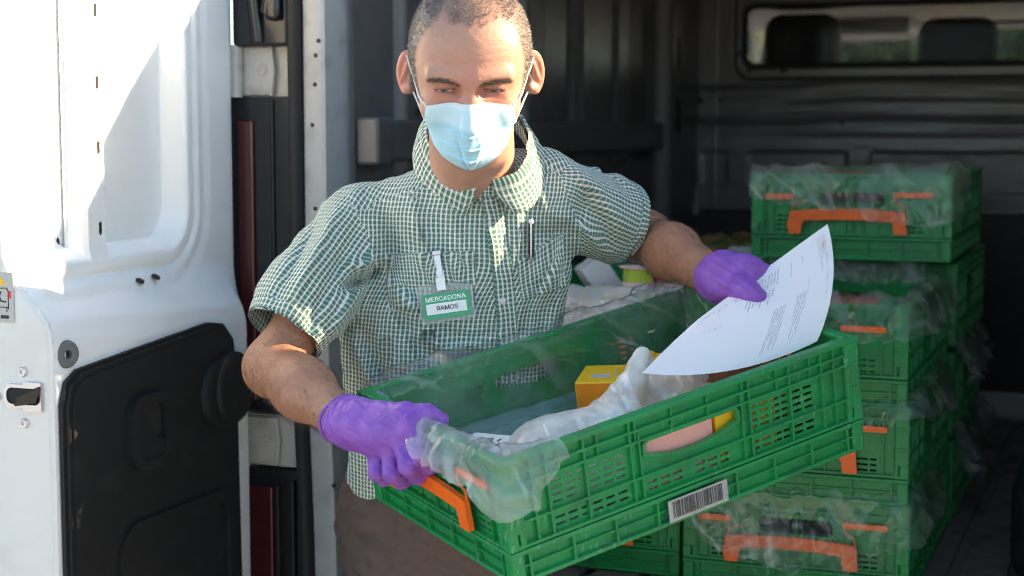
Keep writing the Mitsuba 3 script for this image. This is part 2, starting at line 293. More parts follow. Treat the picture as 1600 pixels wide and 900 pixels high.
W += .03 * sst(1.15, 1.0, Z)
P = np.stack([U, W - .055 * sst(1.90, 1.95, U) * 0, Z], -1)
add('van__side_wall', vmesh(grid(P)), 'mid_grey_paint', smooth=50, label='dark grey left inner wall of the load space')
add('van__side_wall__lashing_rail', vmesh(cat([rbx(.10, 1.92, .20, .238, 1.470, 1.545, .008)])), 'dark_paint', smooth=30)
add('van__side_wall__rail_bracket', vmesh(rbx(.06, .12, .20, .2465, 1.464, 1.55, .008)), 'dark_paint', smooth=30)
for i, (z0, z1) in enumerate(((1.695, 1.785), (1.515, 1.615))):
    m = extr(rr(-.022, .022, z0, z1, .02), .002)
    add('van__side_wall__' + num('slot', i), vmesh(place(m, [2.02, .2495, 0], [1, 0, 0], [0, 0, 1], [0, 1, 0])), 'rubber_and_hole_black')  # black ovals laid on the post, shade of the slots as colour
for i, (u, z, v) in enumerate(((.285, 1.63, .2285), (.27, 1.56, .2285), (.40, 1.47, .21), (.33, 1.61, .2285))):
    m = lathe([u, v, z], [0, 1, 0], [(.0001, .0015), (.006, .0015), (.0065, -.001)], 14)
    add('van__side_wall__' + num('rivet', i), vmesh(m), 'rubber_and_hole_black')  # black discs, painted like the dark of small holes
# partition (bulkhead) with window
vv = np.linspace(.10, 1.49, 330); zz = np.linspace(1.285, 2.0, 240)
Vv, Z = np.meshgrid(vv, zz, indexing='ij')
def ripple(z0, a, w, x=0.): return a * np.exp(-((Z - z0 - x) / w) ** 2)
D = np.zeros_like(Vv)
mid = sst(.42, .62, Vv)
bend = .016 * sst(.5, .72, Vv) - .012 * sst(.8, 1.3, Vv)
D += ripple(1.652, .0045, .004, bend) + ripple(1.603, .003, .004, bend * .6) * mid - ripple(1.628, .0015, .010, bend)
D += ripple(1.545, .0045, .005, bend * .7) - ripple(1.572, .0012, .012, bend * .7) + ripple(1.508, .0025, .004) * mid
D += .010 * sst(1.60, 1.47, Z)
D -= .004 * (1 - sst(-.008, 0, sdrr(Vv, Z, .40, .70, 1.36, 1.465, .015))) + .004 * (1 - sst(-.008, 0, sdrr(Vv, Z, .76, 1.25, 1.34, 1.465, .015))) + .003 * (1 - sst(-.008, 0, sdrr(Vv, Z, .26, .345, 1.36, 1.465, .015)))
dw = sdrr(Vv, Z, .352, 1.40, 1.668, 2.02, .055); D += .016 * (sst(-.012, 0, dw)) - .012
D += .008 * sst(.30, .27, Vv) + .006 * np.exp(-((Vv - .29) / .008) ** 2)
D += .0016 * np.asarray(meshkit.fbm(np.stack([Vv * 14, Z * 26, Z * 0], -1), 3)) + .003 * np.asarray(meshkit.noise(np.stack([Vv * 7, Z * 60, Z * 0 + 4], -1))) * np.exp(-((Z - 1.58) / .06) ** 2)
P = np.stack([2.26 - D, Vv, Z], -1)
m = grid(P)
cz = P.reshape(-1, 3)[m.faces].mean(1); keep = sdrr(cz[:, 1], cz[:, 2], .393, 1.345, 1.717, 1.882, .03) > 0
add('van__partition', vmesh(trimesh.Trimesh(m.vertices, m.faces[keep], process=False)), 'dark_paint', smooth=50, label='dark grey steel partition behind the cab')
win = rr(.388, 1.35, 1.712, 1.887, .032); wn = np.array(win.exterior.coords)
add('van__partition__window_seal', vmesh(tube([[2.252, a, b] for a, b in wn], .009, 10, cap=False)), 'rubber_and_hole_black', smooth=60)
add('van__partition__window_pane', vmesh(grid(np.array([[[2.262, v, z] for z in (1.712, 1.887)] for v in (.388, 1.35)]))), 'pane_thin')
scene['pane_thin'] = {'type': 'thindielectric', 'int_ior': 1.1}
for i, (b, z) in enumerate(((.371, 1.752), (.50, 1.698), (.255, 1.612), (.318, 1.612), (.40, 1.700), (.68, 1.545))):
    m = lathe([2.243, b, z], [-1, 0, 0], [(.0001, .001), (.0055 if i != 2 else .009, .001), (.006, -.002)], 14)
    add('van__partition__' + num('screw', i), vmesh(m), 'rubber_and_hole_black')
# wavy flange down the left edge of the partition
zf = np.linspace(1.27, 1.86, 60)
fl = np.array([[[2.20, .135 + .075 * sst(1.62, 1.27, z) + .002 * math.sin(z * 70), z], [2.185, .150 + .075 * sst(1.62, 1.27, z) + .003 * math.sin(z * 90 + 1), z], [2.19, .175 + .075 * sst(1.62, 1.27, z), z], [2.235, .187 + .075 * sst(1.62, 1.27, z), z]] for z in zf])
add('van__partition__edge_flange', vmesh(grid(fl)), 'grey_paint', smooth=50)
add('van__partition__lower_panel', vmesh(cat([rbx(2.225, 2.27, .10, 1.49, .78, 1.288, .01)])), 'black_plastic', smooth=30)
add('van__partition__foot_rail', vmesh(rbx(2.20, 2.26, .10, 1.49, FZ, .785, .01)), 'grey_paint', smooth=30)
# ribbed floor
scene['floor_grey'] = pr(speck((.13, .125, .12), (.07, .066, .06), 16, .8, .4, .7), .6)
add('van__floor', vmesh(bx(.0, 2.3, .12, VR, FZ - .06, FZ - .012)), 'floor_grey')
for i, v0 in enumerate(np.arange(.16, VR - .06, .105)):
    add('van__floor__' + num('plank', i), vmesh(rbx(.02, 2.2, v0, v0 + .085, FZ - .02, FZ, .005)), 'floor_grey', smooth=30)
add('van__sill', vmesh(cat([rbx(-.05, .06, .10, VR, FZ - .13, FZ - .008, .02)])), 'black_plastic', smooth=30)
# right wall, roof and outer skin
W2 = np.stack(np.meshgrid(np.linspace(-.02, 2.28, 60), np.linspace(FZ - .1, 1.48, 40), indexing='ij'), -1)
P = np.stack([W2[..., 0], VR - .02 * np.sin(W2[..., 0] * 9) ** 8, W2[..., 1]], -1)
add('van__side_wall_001', vmesh(grid(P)), 'mid_grey_paint', smooth=50)
add('van__wheel_arch', vmesh(rbx(.45, 1.15, 1.30, VR, FZ - .02, FZ + .22, .06)), 'black_plastic', smooth=40)
rp = [(-.05, .55), (-.05, 1.55), (-.02, 1.75), (.06, 1.90), (.16, ROOF), (.68, ROOF + .01), (1.18, 1.945), (1.25, 1.90), (1.30, 1.80), (1.345, 1.715), (1.41, 1.62), (1.50, 1.40), (1.55, 1.2), (1.55, .55)]
us = [.085, .11, .2, 2.3, 2.9]
P = np.array([[[u + (.0 if z < 1.6 else 0), v, z - (.012 if k == 0 else 0)] for v, z in rp] for k, u in enumerate(us)])
inn = np.array([[[u, .73 + (v - .73) * .985, 1.2 + (z - 1.2) * .985] for v, z in rp] for u in us])
rim = np.stack([P[0], inn[0]])
add('van__body_shell', vmesh(cat([grid(P), grid(inn), grid(rim)])), 'white_paint', smooth=30)
for i, (u, v) in enumerate(((.62, .03), (.62, 1.54), (3.35, .03), (3.35, 1.54))):
    add('van__' + num('wheel', i), vmesh(lathe([u, v - .1, .32], [0, 1, 0], [(.001, .02), (.2, .02), (.22, 0), (.31, .01), (.32, .04), (.32, .16), (.31, .19), (.22, .2), (.2, .18), (.001, .18)], 36)), 'rubber_and_hole_black', smooth=30)
# right rear corner and the right door, open like the left one (outside the picture, they shade the crate)
add('van__pillar_001', vmesh(cat([rbx(-.01, .085, 1.40, 1.52, .5, 1.87, .012)])), 'grey_paint', smooth=30)
add('van__rear_door_001', vmesh(rbx(-.62, -.01, 1.44, 1.52, .5, 1.88, .03)), 'white_paint', smooth=40)
# cab
add('van__cab_body', vmesh(cat([bx(2.3, 4.4, -.03, -.0, .5, 1.32), bx(2.3, 4.4, 1.56, 1.59, .5, 1.32), bx(4.35, 4.42, -.03, 1.59, .4, 1.20), bx(2.3, 4.4, -.03, 1.59, .48, .55),
                          rbx(2.29, 3.55, .0, 1.57, 1.93, 1.96, .01), rbx(2.29, 2.36, -.02, .06, 1.3, 1.95, .01), rbx(2.29, 2.36, 1.5, 1.59, 1.3, 1.95, .01)])), 'white_paint')
add('van__cab_lining', vmesh(cat([rbx(2.3, 3.5, .02, 1.55, 1.895, 1.925, .01), rbx(3.05, 3.5, .44, .76, 1.845, 1.9, .01), rbx(3.3, 3.5, .84, 1.35, 1.88, 1.9, .01)])), 'dark_paint')
ap = [tube([[3.55, v, 1.93], [4.1, v, 1.35]], .045, 10) for v in (.03, 1.53)]
add('van__windscreen_frame', vmesh(cat(ap + [tube([[3.52, .03, 1.94], [3.52, 1.53, 1.94]], .04, 10)])), 'black_plastic', smooth=40)
add('van__windscreen', vmesh(grid(np.array([[[3.55 + .55 * t, v, 1.93 - .60 * t] for v in (.05, 1.51)] for t in (0, 1)]))), 'glass_pane')
add('van__dashboard', vmesh(rbx(3.6, 4.2, .03, 1.53, 1.0, 1.33, .06)), 'black_plastic', smooth=40)
scene['seat_cloth'] = pr(speck((.012, .013, .016), (.03, .03, .034), 120, .6), .85)
for i, v in enumerate((.492, .965)):
    w = .118
    hr = rbx(2.53, 2.66, v - w, v + w, 1.64, 1.885 - .022 * i, .054, 5)
    k = 'van__' + num('seat', i)
    add(k, vmesh(cat([rbx(2.5, 2.72, v - .24, v + .24, 1.05, 1.66, .06, 4), rbx(2.55, 3.05, v - .24, v + .24, .88, 1.08, .05, 4)])), 'seat_cloth', smooth=50)
    add(k + '__headrest', vmesh(hr), 'seat_cloth', smooth=50)
L('van', 'white delivery van with its rear open and green crates inside', 'van')

# ------------------------------------------------------------------ folding crates: one set of part meshes, local x along 0.6, y along 0.4, z up
CL, CW, CH = .6, .4, .172
def wall(n_len, short):
    ms = []; H = CH
    pan = sbox(.010, .047, n_len - .010, H - .003)
    holes = []
    def slots(s0, s1, z0, z1, ps=.0165, pz=.0095, w=.0115, h=.0036):
        for a in np.arange(s0, s1 - w + 1e-6, ps):
            for b in np.arange(z0, z1 - h + 1e-6, pz): holes.append(rr(a, a + w, b, b + h, .0014))
    lip = None
    if short:
        lip = rr(.138, .268, H - .066, H - .038, .010); holes.append(lip)
        for a in (.052, .078): slots(a, a + .028, .056, .094, .0145, .0095, .011, .0038)
        for a in (.292, .318): slots(a, a + .028, .056, .084, .0145, .0095, .011, .0038)
    else:
        c = Point(.300, H + .155).buffer(.228, 64)
        lip = rr(.222, .378, H - .078, H - .043, .008).intersection(c); holes.append(lip)
        for a in (.077, .136, .400, .459): slots(a, a + .066, .089, H - .045, .0205, .0098, .0155, .0042)
        for a in (.077, .136, .225, .305, .400, .459): slots(a, a + .066, .057, .078, .0205, .0098, .0155, .0042)
    pn = extr(pan.difference(unary_union(holes)), .0025); pn.apply_translation([0, 0, -.0115]); ms.append(pn)
    r2 = extr(lip.buffer(.004).difference(lip), .0085); r2.apply_translation([0, 0, -.0112]); ms.append(r2)
    e = .0
    def hb(z0, z1, n0, n1, s0=.004, s1=None):
        nonlocal e; e += .00007
        ms.append(bx(s0, (n_len - .004) if s1 is None else s1, z0, z1, n0, n1 - e))
    ms.append(rbx(0, n_len, H - .0075, H, -.017, .0005, .0022, 2))
    hb(H - .0235, H - .0205, -.0112, -.0008); 
    if short: hb(H - .0335, H - .0305, -.0112, -.001, .13, .276)
    else: hb(H - .0395, H - .0365, -.0112, -.001)
    if not short: hb(.0815, .0845, -.0112, -.0012)
    hb(.0485, .0525, -.0112, -.0006)
    vs = (.028, .045, .114, .204, .286, .355, .372) if short else (.026, .047, .070, .128, .200, .214, .386, .400, .472, .530, .553, .574)
    for s in vs:
        e += .00007
        top = H - .0225 if (short or .21 < s < .39) else H - .004
        ms.append(bx(s - .0014, s + .0014, .050, top, -.0110, -.0019 - e))
    if not short:
        for s in np.linspace(.09, .51, 8): e += .00005; ms.append(bx(s - .0013, s + .0013, H - .038, H - .006, -.0110, -.0026 - e))
    else:
        for s in (.15, .19, .225, .255): ms.append(rbx(s - .0035, s + .0035, .052, .075, -.011, -.0052, .002, 2))
        for s in np.linspace(.145, .26, 6): e += .00005; ms.append(bx(s - .0011, s + .0011, H - .0335, H - .006, -.0110, -.0026 - e))
    # corner posts
    for s0, s1 in ((.0005, .026), (n_len - .026, n_len - .0005)):
        c0 = s0 + .009 if s0 < .1 else s0 + .0075
        ms += [rbx(s0, s1, .068, H - .002, -.016, -.0008, .003, 2), rbx(s0, s1, .047, .0535, -.016, -.0008, .002, 2), rbx(s0, c0, .050, .070, -.016, -.0011, .002, 2), rbx(c0 + .009, s1, .050, .070, -.016, -.0011, .002, 2)]
        for z in (.095, .13): ms.append(rbx(s0 + .004, s1 - .004, z, z + .006, -.01, .0012, .0012, 2))
    return cat(ms)
def base():
    ms = [bx(.008, CL - .008, .008, CW - .008, .003, .0065)]
    for x in np.linspace(.06, .54, 9): ms.append(bx(x - .002, x + .002, .01, CW - .01, .0, .0032))
    for (o, ex, ln) in (((0, 0, 0), (1, 0, 0), CL), ((CL, CW, 0), (-1, 0, 0), CL), ((0, CW, 0), (0, -1, 0), CW), ((CL, 0, 0), (0, 1, 0), CW)):
        ex = np.array(ex, float); ez = np.array([0, 0, 1.0]); ey = np.cross(ex, ez)          # outward
        q = [bx(.006, ln - .006, -.0135, -.0105, .004, .040), rbx(0, ln, -.016, -.0003, .0395, .0462, .002, 2), rbx(.002, ln - .002, -.016, -.0022, .0, .0062, .002, 2),
             bx(.01, ln - .01, -.012, -.0045, .0215, .0238)]
        for s in np.linspace(.03, ln - .03, 6 if ln < .5 else 9): q.append(bx(s - .0016, s + .0016, -.012, -.0032, .004, .040))
        for s0 in (.001, ln - .021): q.append(rbx(s0, s0 + .02, -.015, -.0012, .003, .041, .003, 2))
        ms.append(place(cat(q), o, ex, ey, ez))
    return cat(ms)
ex, ey, ez = np.eye(3)
lw, sw = wall(CL, False), wall(CW, True)
PARTS = {'base': base(),
         'long_wall': place(lw, [0, 0, 0], ex, ez, -ey), 'long_wall_001': place(lw, [CL, CW, 0], -ex, ez, ey),
         'short_wall': place(sw, [0, CW, 0], -ey, ez, -ex), 'short_wall_001': place(sw, [CL, 0, 0], ey, ez, ex)}
hz = CH - .083
arch = lambda s: .006 * (1 - ((s - .196) / .11) ** 2)
ss = np.linspace(.084, .308, 30)
barp = Polygon([(s, hz + .006 + arch(s)) for s in ss] + [(.311, hz - .034), (.290, hz - .034), (.288, hz - .016)] + [(s, hz - .012 + arch(s)) for s in ss[::-1][3:-3]] + [(.104, hz - .018), (.101, hz - .036), (.082, hz - .036), (.078, hz - .02)]).buffer(.003).buffer(-.001)
strips = [rr(.030, .088, CH - .052, CH - .041, .003), rr(.285, .362, CH - .046, CH - .036, .003)]
hb_ = extr(barp, .008)
strip = cat([extr(s, .004) for s in strips])
w1 = tube([[.084, hz + .004, .002], [.086, hz + .018, .002], [.100, hz + .026, .002], [.11, hz + .026, .0]], .0016, 6); w2 = tube([[.308, hz + .004, .002], [.306, hz + .02, .002], [.290, hz + .026, .002], [.288, CH - .046, .002]], .0016, 6)
piv = cat([cyl([.092, hz - .026, .0075], [0, 0, 1], .0022, .0016, 10), cyl([.300, hz - .026, .0075], [0, 0, 1], .0022, .0016, 10)])
hz_shift = [0, 0, .0008]
def shf(m, d): m = m.copy(); m.apply_translation(d); return m
hnd = shf(cat([hb_, shf(strip, [0, 0, -.003]), w1, w2, piv]), hz_shift)
PARTS['handle'] = place(hnd, [0, CW, 0], -ey, ez, -ex); PARTS['handle_001'] = place(hnd, [CL, 0, 0], ey, ez, ex)
PMAT = {'handle': 'crate_orange', 'handle_001': 'crate_orange'}
PD = {k: mikit.ply(m, PMAT.get(k, 'crate_green'), smooth=False) for k, m in PARTS.items()}
crates = {}
def crate(i, M, label, group=None):
    k = num('folding_crate', i)
    tone = ('crate_green', 'crate_green', 'crate_green_faded', 'crate_green_deep', 'crate_green', 'crate_green_faded', 'crate_green_deep')[i % 7]
    for p, d in PD.items(): scene[f'{k}__{p}'] = {**d, 'to_world': T(M.tolist()), **({} if p in PMAT else {'bsdf': ref(tone)})}
    L(k, label, 'crate', group); crates[i] = M
    return k
def van_crate(u, v, z, yaw=0.0):                     # front right bottom corner at (u, v, z); x runs into the van
    c, s = math.cos(yaw), math.sin(yaw)
    x = HU * c + HV * s; y = -HV * c + HU * s
    M = np.eye(4); M[:3, 0] = x; M[:3, 1] = y; M[:3, 3] = van(u, v, z); return M
# the crate the man holds (pose fitted to its rim in the photograph)
def rot_held():
    A, B, C, D = (np.array(p) for p in ((775., 737.), (1349., 528.), (1065., 454.), (560., 606.)))
    pw = [at(775, 737, 2.0), at(1349, 528, 2.28), at(1065, 454, 2.62), at(560, 606, 2.33)]
    from scipy.optimize import least_squares
    from scipy.spatial.transform import Rotation as R
    loc = np.array([[0, 0, CH], [CL, 0, CH], [CL, CW, CH], [0, CW, CH], [0, 0, 0], [CL, 0, 0], [0, CW, 0]], float)
    tgt = np.array([A, B, C, D, [797, 893], [1358, 688], [572, 789]]); w = np.array([1, 1, 1, 1, .6, .8, .35])
    def pj(p):
        q = R.from_rotvec(p[:3]).apply(loc) + p[3:] - CAM; z = q @ FW
        return np.stack([800 + F_PX * (q @ RT) / z, 450 - F_PX * (q @ UP) / z], 1)
    r = least_squares(lambda p: ((pj(p) - tgt) * w[:, None]).ravel(), [-.1, -.28, .53, *(pw[0] - [0, 0, CH])])
    M = np.eye(4); M[:3, :3] = R.from_rotvec(r.x[:3]).as_matrix(); M[:3, 3] = r.x[3:]; return M
MH = rot_held()
def loc2w(M, p): return np.asarray(p, float) @ M[:3, :3].T + M[:3, 3]
k0 = crate(0, MH, 'green folding crate of groceries held tilted by the masked man')
# barcode label on its lower band
bc_ = []; rng = random.Random(4); s = .006
while s < .088:
    w = rng.choice([.0008, .0012, .002]); bc_.append(bx(s, s + w, .006, .030, .0006, .0009)); s += w + rng.choice([.0009, .0013, .002])
scene['label_shaded'] = pr(speck((.40, .39, .37), (.26, .25, .23), 60, .7), .6)  # white label dimmed in its colour for the shade, with random spots
add(k0 + '__barcode_label', bx(.245, .345, -.0030, -.0022, .0065, .038), 'label_shaded', tw=T(MH.tolist()), label='white barcode label on the lower band')
add(k0 + '__barcode_label__print', place(cat(bc_), [.246, -.0030, .0055], [1, 0, 0], [0, 0, 1], [0, -1, 0]), 'ink', tw=T(MH.tolist()))
# crates in the van
VS = 1.155
g = 'green crates stacked in the van'
stack = [(1, .24, VS, FZ + .002), (2, .235, VS - .004, FZ + .002 + CH), (3, .225, VS - .008, FZ + .002 + 2 * CH)]
crate(1, van_crate(*stack[0][1:]), 'green crate at the bottom of the right stack, its plastic film hanging low', g)
crate(2, van_crate(*stack[1][1:]), 'green crate second from the bottom of the right stack', g)
crate(3, van_crate(*stack[2][1:]), 'green crate third from the bottom of the right stack, right behind the paper', g)
crate(4, van_crate(.735, VS + .004, FZ + .036 + 3 * CH), 'topmost green crate with an orange handle, set back on the right stack', g)
crate(5, van_crate(.86, VS + .004, FZ + .002), 'green crate on the van floor behind the bottom front crate', g)
crate(6, van_crate(.855, VS + .002, FZ + .012 + CH), 'green crate behind the second crate of the right stack', g)
crate(7, van_crate(.86, VS + .004, FZ + .024 + 2 * CH), 'green crate directly under the topmost crate, at the rear', g)
VM2 = VS - .412
crate(8, van_crate(.27, VM2, FZ + .002), 'green crate on the floor beside the right stack, half hidden by the held crate', g)
crate(9, van_crate(.28, VM2, FZ + .002 + CH), 'middle green crate of the stack behind the man', g)
crate(10, van_crate(.27, VM2, FZ + .002 + 2 * CH), 'green crate with white film behind the man, yoghurt pots in it', g)
crate(11, van_crate(.89, VM2 + .02, FZ + .002 + 2 * CH), 'green crate behind the yoghurt pots, seen under the forearm', g)
crate(12, van_crate(.89, VM2 + .02, FZ + .002 + CH), 'green crate below the rear crate of the middle stack', g)
crate(13, van_crate(.89, VM2 + .02, FZ + .002), 'lowest green crate at the rear of the middle stack', g)

# ------------------------------------------------------------------ plastic film liners
def fnoise(P, s, seed): return np.asarray(meshkit.fbm(np.asarray(P) * s, 4, seed)) - .5
def film(key, M, path, drop, inside=.05, rise=.006, seed=0, amp=.012, mat='film', label='', group='plastic liners over the crate rims', nt=46, ztop=None):
    """path: polyline (x, y) along the rim on the outer face of the walls, outward to its right; drop(t) metres outside, t from 0 to 1."""
    path = np.asarray(path, float); seg = np.r_[0, np.cumsum(np.hypot(*np.diff(path, axis=0).T))]; tot = seg[-1]
    n = max(30, int(tot / .005)); s = np.linspace(0, tot, n)
    q = np.stack([np.interp(s, seg, path[:, k]) for k in (0, 1)], 1)
    qs = q.copy()
    for _ in range(6): qs[1:-1] = (qs[:-2] + qs[1:-1] * 2 + qs[2:]) / 4
    tn = np.gradient(qs, axis=0); tn /= np.linalg.norm(tn, axis=1, keepdims=True); no = np.stack([tn[:, 1], -tn[:, 0]], 1)
    t = s / tot
    dr_ = np.array([drop(x) for x in t]); rng = np.random.RandomState(seed)
    dr_ = dr_ * (1 + .25 * fnoise(np.stack([s * 20, s * 0, s * 0], 1), 1, seed)) + .022 * fnoise(np.stack([s * 60, s * 0, s * 0], 1), 1, seed + 1)
    dr_ = np.maximum(dr_, .004)
    H = CH if ztop is None else ztop
    rise_ = rise * (1 + 1.6 * np.maximum(fnoise(np.stack([s * 16, s * 0 + 7, s * 0], 1), 1, seed + 5), -.5))
    rows = []; vv = np.linspace(0, 1, nt)
    prof_n = [-.055, -.022, -.016, -.007, .003, .0055]
    P = np.zeros((n, nt, 3)); UVs = np.zeros((n, nt, 2))
    for i in range(n):
        kn = np.array([[-.03, H - inside], [-.024, H - .02], [-.0185, H + .002], [-.010, H + .003 + rise_[i]], [.0, H + .003 + rise_[i] * .9], [.0065, H - .002], [.0085, H - dr_[i] * .4], [.011, H - dr_[i]]])
        a = np.r_[0, np.cumsum(np.hypot(*np.diff(kn, axis=0).T))]; ar = vv * a[-1]
        nn = np.interp(ar, a, kn[:, 0]); zz_ = np.interp(ar, a, kn[:, 1])
        P[i, :, :2] = qs[i] + nn[:, None] * no[i]; P[i, :, 2] = zz_; UVs[i, :, 0] = s[i]; UVs[i, :, 1] = ar
    # pleats and crumples, free of the rim on the outside
    out = sst(.45, .95, np.broadcast_to(vv, (n, nt)))
    Q = np.concatenate([UVs, np.zeros((n, nt, 1))], -1)
    d = np.asarray(meshkit.fbm(Q * [22, 9, 1], 2, seed + 2)) * amp * 1.3 - amp * .6 + fnoise(Q * [70, 40, 1], 1, seed + 3) * amp * .8 + np.abs(np.asarray(meshkit.noise((Q @ np.array([[.5, -.86, 0], [.86, .5, 0], [0, 0, 1]])) * [70, 20, 1] + 9, seed + 29)) - .5) * amp * 1.3
    pl = np.abs(np.asarray(meshkit.noise(Q * [44, 11, 1] + 3, seed + 9)) - .5) * amp * 2.4 + np.abs(np.asarray(meshkit.noise((Q @ np.array([[.8, .6, 0], [-.6, .8, 0], [0, 0, 1]])) * [60, 14, 1] + 5, seed + 19)) - .5) * amp * 1.2
    nor = np.concatenate([no, np.zeros((n, 1))], 1)[:, None, :]
    P += nor * (out * (d + pl + .004))[..., None]
    P[..., 2] += (1 - out) * (np.abs(d) * .9 + np.abs(pl) * .4) + (fnoise(Q * [70, 30, 1], 1, seed + 4) * .006) * out
    m = grid(P)
    add(key, trimesh.Trimesh(loc2w(M, m.vertices), m.faces, process=False), mat, smooth=True, uv=UVs.reshape(-1, 2))
    L(key, label, 'plastic film', group)
front = [(0, CW), (0, 0)]                                                   # left to right along a front; outward is -x
def fr_(extra=0): return [(.12, CW + .0), (.004, CW), (0, CW - .006), (0, .006), (.004, 0), (extra, 0)] if extra else [(0, CW - .004), (0, .004)]
film('liner_film', crates[1], [(0, CW), (0, .006), (.006, 0), (.30, 0)], lambda t: np.interp(t, [0, .05, .12, .3, .5, .58, .7, 1], [.03, .075, .105, .125, .10, .06, .05, .05]), seed=3, amp=.014, label='clear film hanging low over the bottom front crate of the right stack')
film('liner_film_001', crates[2], [(0, CW), (0, .006), (.006, 0), (.55, 0)], lambda t: np.interp(t, [0, .2, .35, .42, .7, 1], [.07, .07, .035, .02, .05, .08]), seed=8, amp=.012, label='clear film over the rim of the second crate up in the right stack')
film('liner_film_002', crates[3], [(0, CW), (0, .006), (.006, 0), (.42, 0)], lambda t: np.interp(t, [0, .2, .45, .5, .8, 1], [.06, .062, .058, .05, .06, .035]), seed=14, amp=.014, label='clear film over the crate right behind the paper')
film('liner_film_003', crates[4], [(0, CW), (0, .006), (.006, 0), (.10, 0)], lambda t: np.interp(t, [0, .1, .4, .55, .75, .8, 1], [.05, .055, .075, .10, .105, .09, .02]), seed=21, amp=.010, rise=.011, label='clear film over the front of the topmost crate')
film('liner_film_004', crates[6], [(-.02, 0), (.50, 0)], lambda t: np.interp(t, [0, .2, .6, .8, 1], [.05, .06, .05, .07, .03]), seed=25, amp=.022, label='crumpled film along the side of the rear crate in the second layer')
film('liner_film_005', crates[5], [(-.02, 0), (.55, 0)], lambda t: np.interp(t, [0, .3, .45, .7, 1], [.06, .05, .15, .05, .03]), seed=31, amp=.02, label='crumpled film with a hanging tail along the side of the lowest rear crate')
film('liner_film_006', crates[10], [(0, CW), (0, .004)], lambda t: .05 + .02 * math.sin(t * 9), seed=37, mat='film_milky', amp=.010, rise=.003, label='milky film over the crate behind the man')
film('liner_film_007', crates[11], [(0, CW), (0, .004)], lambda t: .03, seed=41, amp=.014, rise=.014, label='clear film standing up from the crate under the forearm')
film('liner_film_008', crates[7], [(-.1, .05), (-.1, .36)][::-1], lambda t: .03, seed=43, amp=.018, rise=.008, label='crumpled film squeezed below the topmost crate')
# held crate
film('liner_film_009', MH, [(.58, CW), (0.02, CW)], lambda t: .03 + .01 * math.sin(t * 12), inside=.12, rise=.010, seed=51, amp=.010, label='clear film over the far wall of the held crate', group=None)
film('liner_film_010', MH, [(0, .205), (0, .012), (.012, 0), (.085, 0)], lambda t: np.interp(t, [0, .1, .35, .6, .74, .80, .9, 1], [.008, .018, .028, .040, .070, .062, .03, .004]), inside=.085, rise=.008, seed=57, amp=.016, mat='film_milky2', label='milky film bunched over the near corner of the held crate by the gloved hand', group=None)
film('liner_film_011', MH, [(CL, .25), (CL, CW - .01), (CL - .01, CW), (CL - .1, CW)], lambda t: .03, inside=.14, rise=.014, seed=63, amp=.024, label='crumpled film in the far corner of the held crate beside the paper', group=None)
_unused = {'type': 'mask', 'opacity': mikit.proc(lambda p, n, uv: .10 + 1.15 * film_op(p, n, uv)), 'bsdf': pr((.74, .77, .77), .2, specular=.7, clearcoat=.7, clearcoat_gloss=.9)}
# film lining the floor and left end of the held crate
n1, n2 = 90, 70
X, Y = np.meshgrid(np.linspace(.02, .36, n1), np.linspace(.02, .385, n2), indexing='ij')
Zf = .018 + .10 * sst(.10, .02, X) + .05 * sst(.34, .385, Y) + .022 * fnoise(np.stack([X * 12, Y * 12, X * 0], -1), 1, 71) + .012 * fnoise(np.stack([X * 40, Y * 30, X * 0], -1), 1, 72)
m = grid(np.stack([X, Y, np.maximum(Zf, .008)], -1))
add('liner_film_012', trimesh.Trimesh(loc2w(MH, m.vertices), m.faces, process=False), 'film_blue', smooth=True, uv=np.stack([X, Y], -1).reshape(-1, 2))
L('liner_film_012', 'bluish film lining the floor of the held crate', 'plastic film')
film_op_scale = 1

# ------------------------------------------------------------------ groceries
scene['box_yellow'] = pr(speck((.92, .52, .02), (.85, .45, .02), 30, .4), .45); scene['box_orange'] = pr((.92, .26, .012), .45)
scene['packet_brown'] = pr((.22, .09, .035), .5); scene['packet_pink'] = pr((.80, .38, .33), .5); scene['packet_dark'] = pr((.05, .045, .045), .45)
def hbox(key, o, sz, yaw, mat, r=.0025):                                    # box in the held crate: local corner o, size, turned about local z
    m = rbx(0, sz[0], 0, sz[1], 0, sz[2], r)
    c, s = math.cos(yaw), math.sin(yaw)
    f = lambda q: loc2w(MH, np.stack([q[:, 0] * c - q[:, 1] * s + o[0], q[:, 0] * s + q[:, 1] * c + o[1], q[:, 2] + o[2]], 1))
    add(key, trimesh.Trimesh(f(m.vertices), m.faces, process=False), mat, smooth=30)
    return lambda q: trimesh.Trimesh(f(q.vertices), q.faces, process=False)
def held_local(px, py, z):                                                  # the point of local height z seen at a pixel
    Mi = np.linalg.inv(MH); o = Mi[:3, :3] @ CAM + Mi[:3, 3]; d = Mi[:3, :3] @ ray(px, py); t = (z - o[2]) / d[2]
    return o + d * t
a = held_local(897, 598, .112); yw = -.50
f = hbox('tea_box', [a[0], a[1], .032], [.105, .075, .08], -.82, 'box_yellow')
add('tea_box__front_panel', f(bx(.002, .103, -.0008, -.0001, .002, .0775)), 'box_orange', label='orange front of the box')
add('tea_box__lettering', f(place(meshkit.text_mesh('e', .02, .0004, True), [.072, -.0008, .03], [1, 0, 0], [0, 0, 1], [0, -1, 0])), 'ink')
add('tea_box__lid_print', f(cat([bx(.022, .05, .018, .034, .0801, .0805), bx(.055, .057, .02, .06, .0801, .0805)])), 'label_grey')
L('tea_box', 'yellow carton with an orange front, left of the knotted bag', 'box')
b = held_local(992, 576, .140)
f = hbox('tea_box_001', [b[0], b[1], .03], [.080, .07, .110], -.98, 'box_yellow')
add('tea_box_001__lettering', f(place(meshkit.text_mesh('NES', .016, .0004, True), [.012, -.0003, .072], [1, 0, 0], [0, 0, 1], [0, -1, 0])), 'ink')
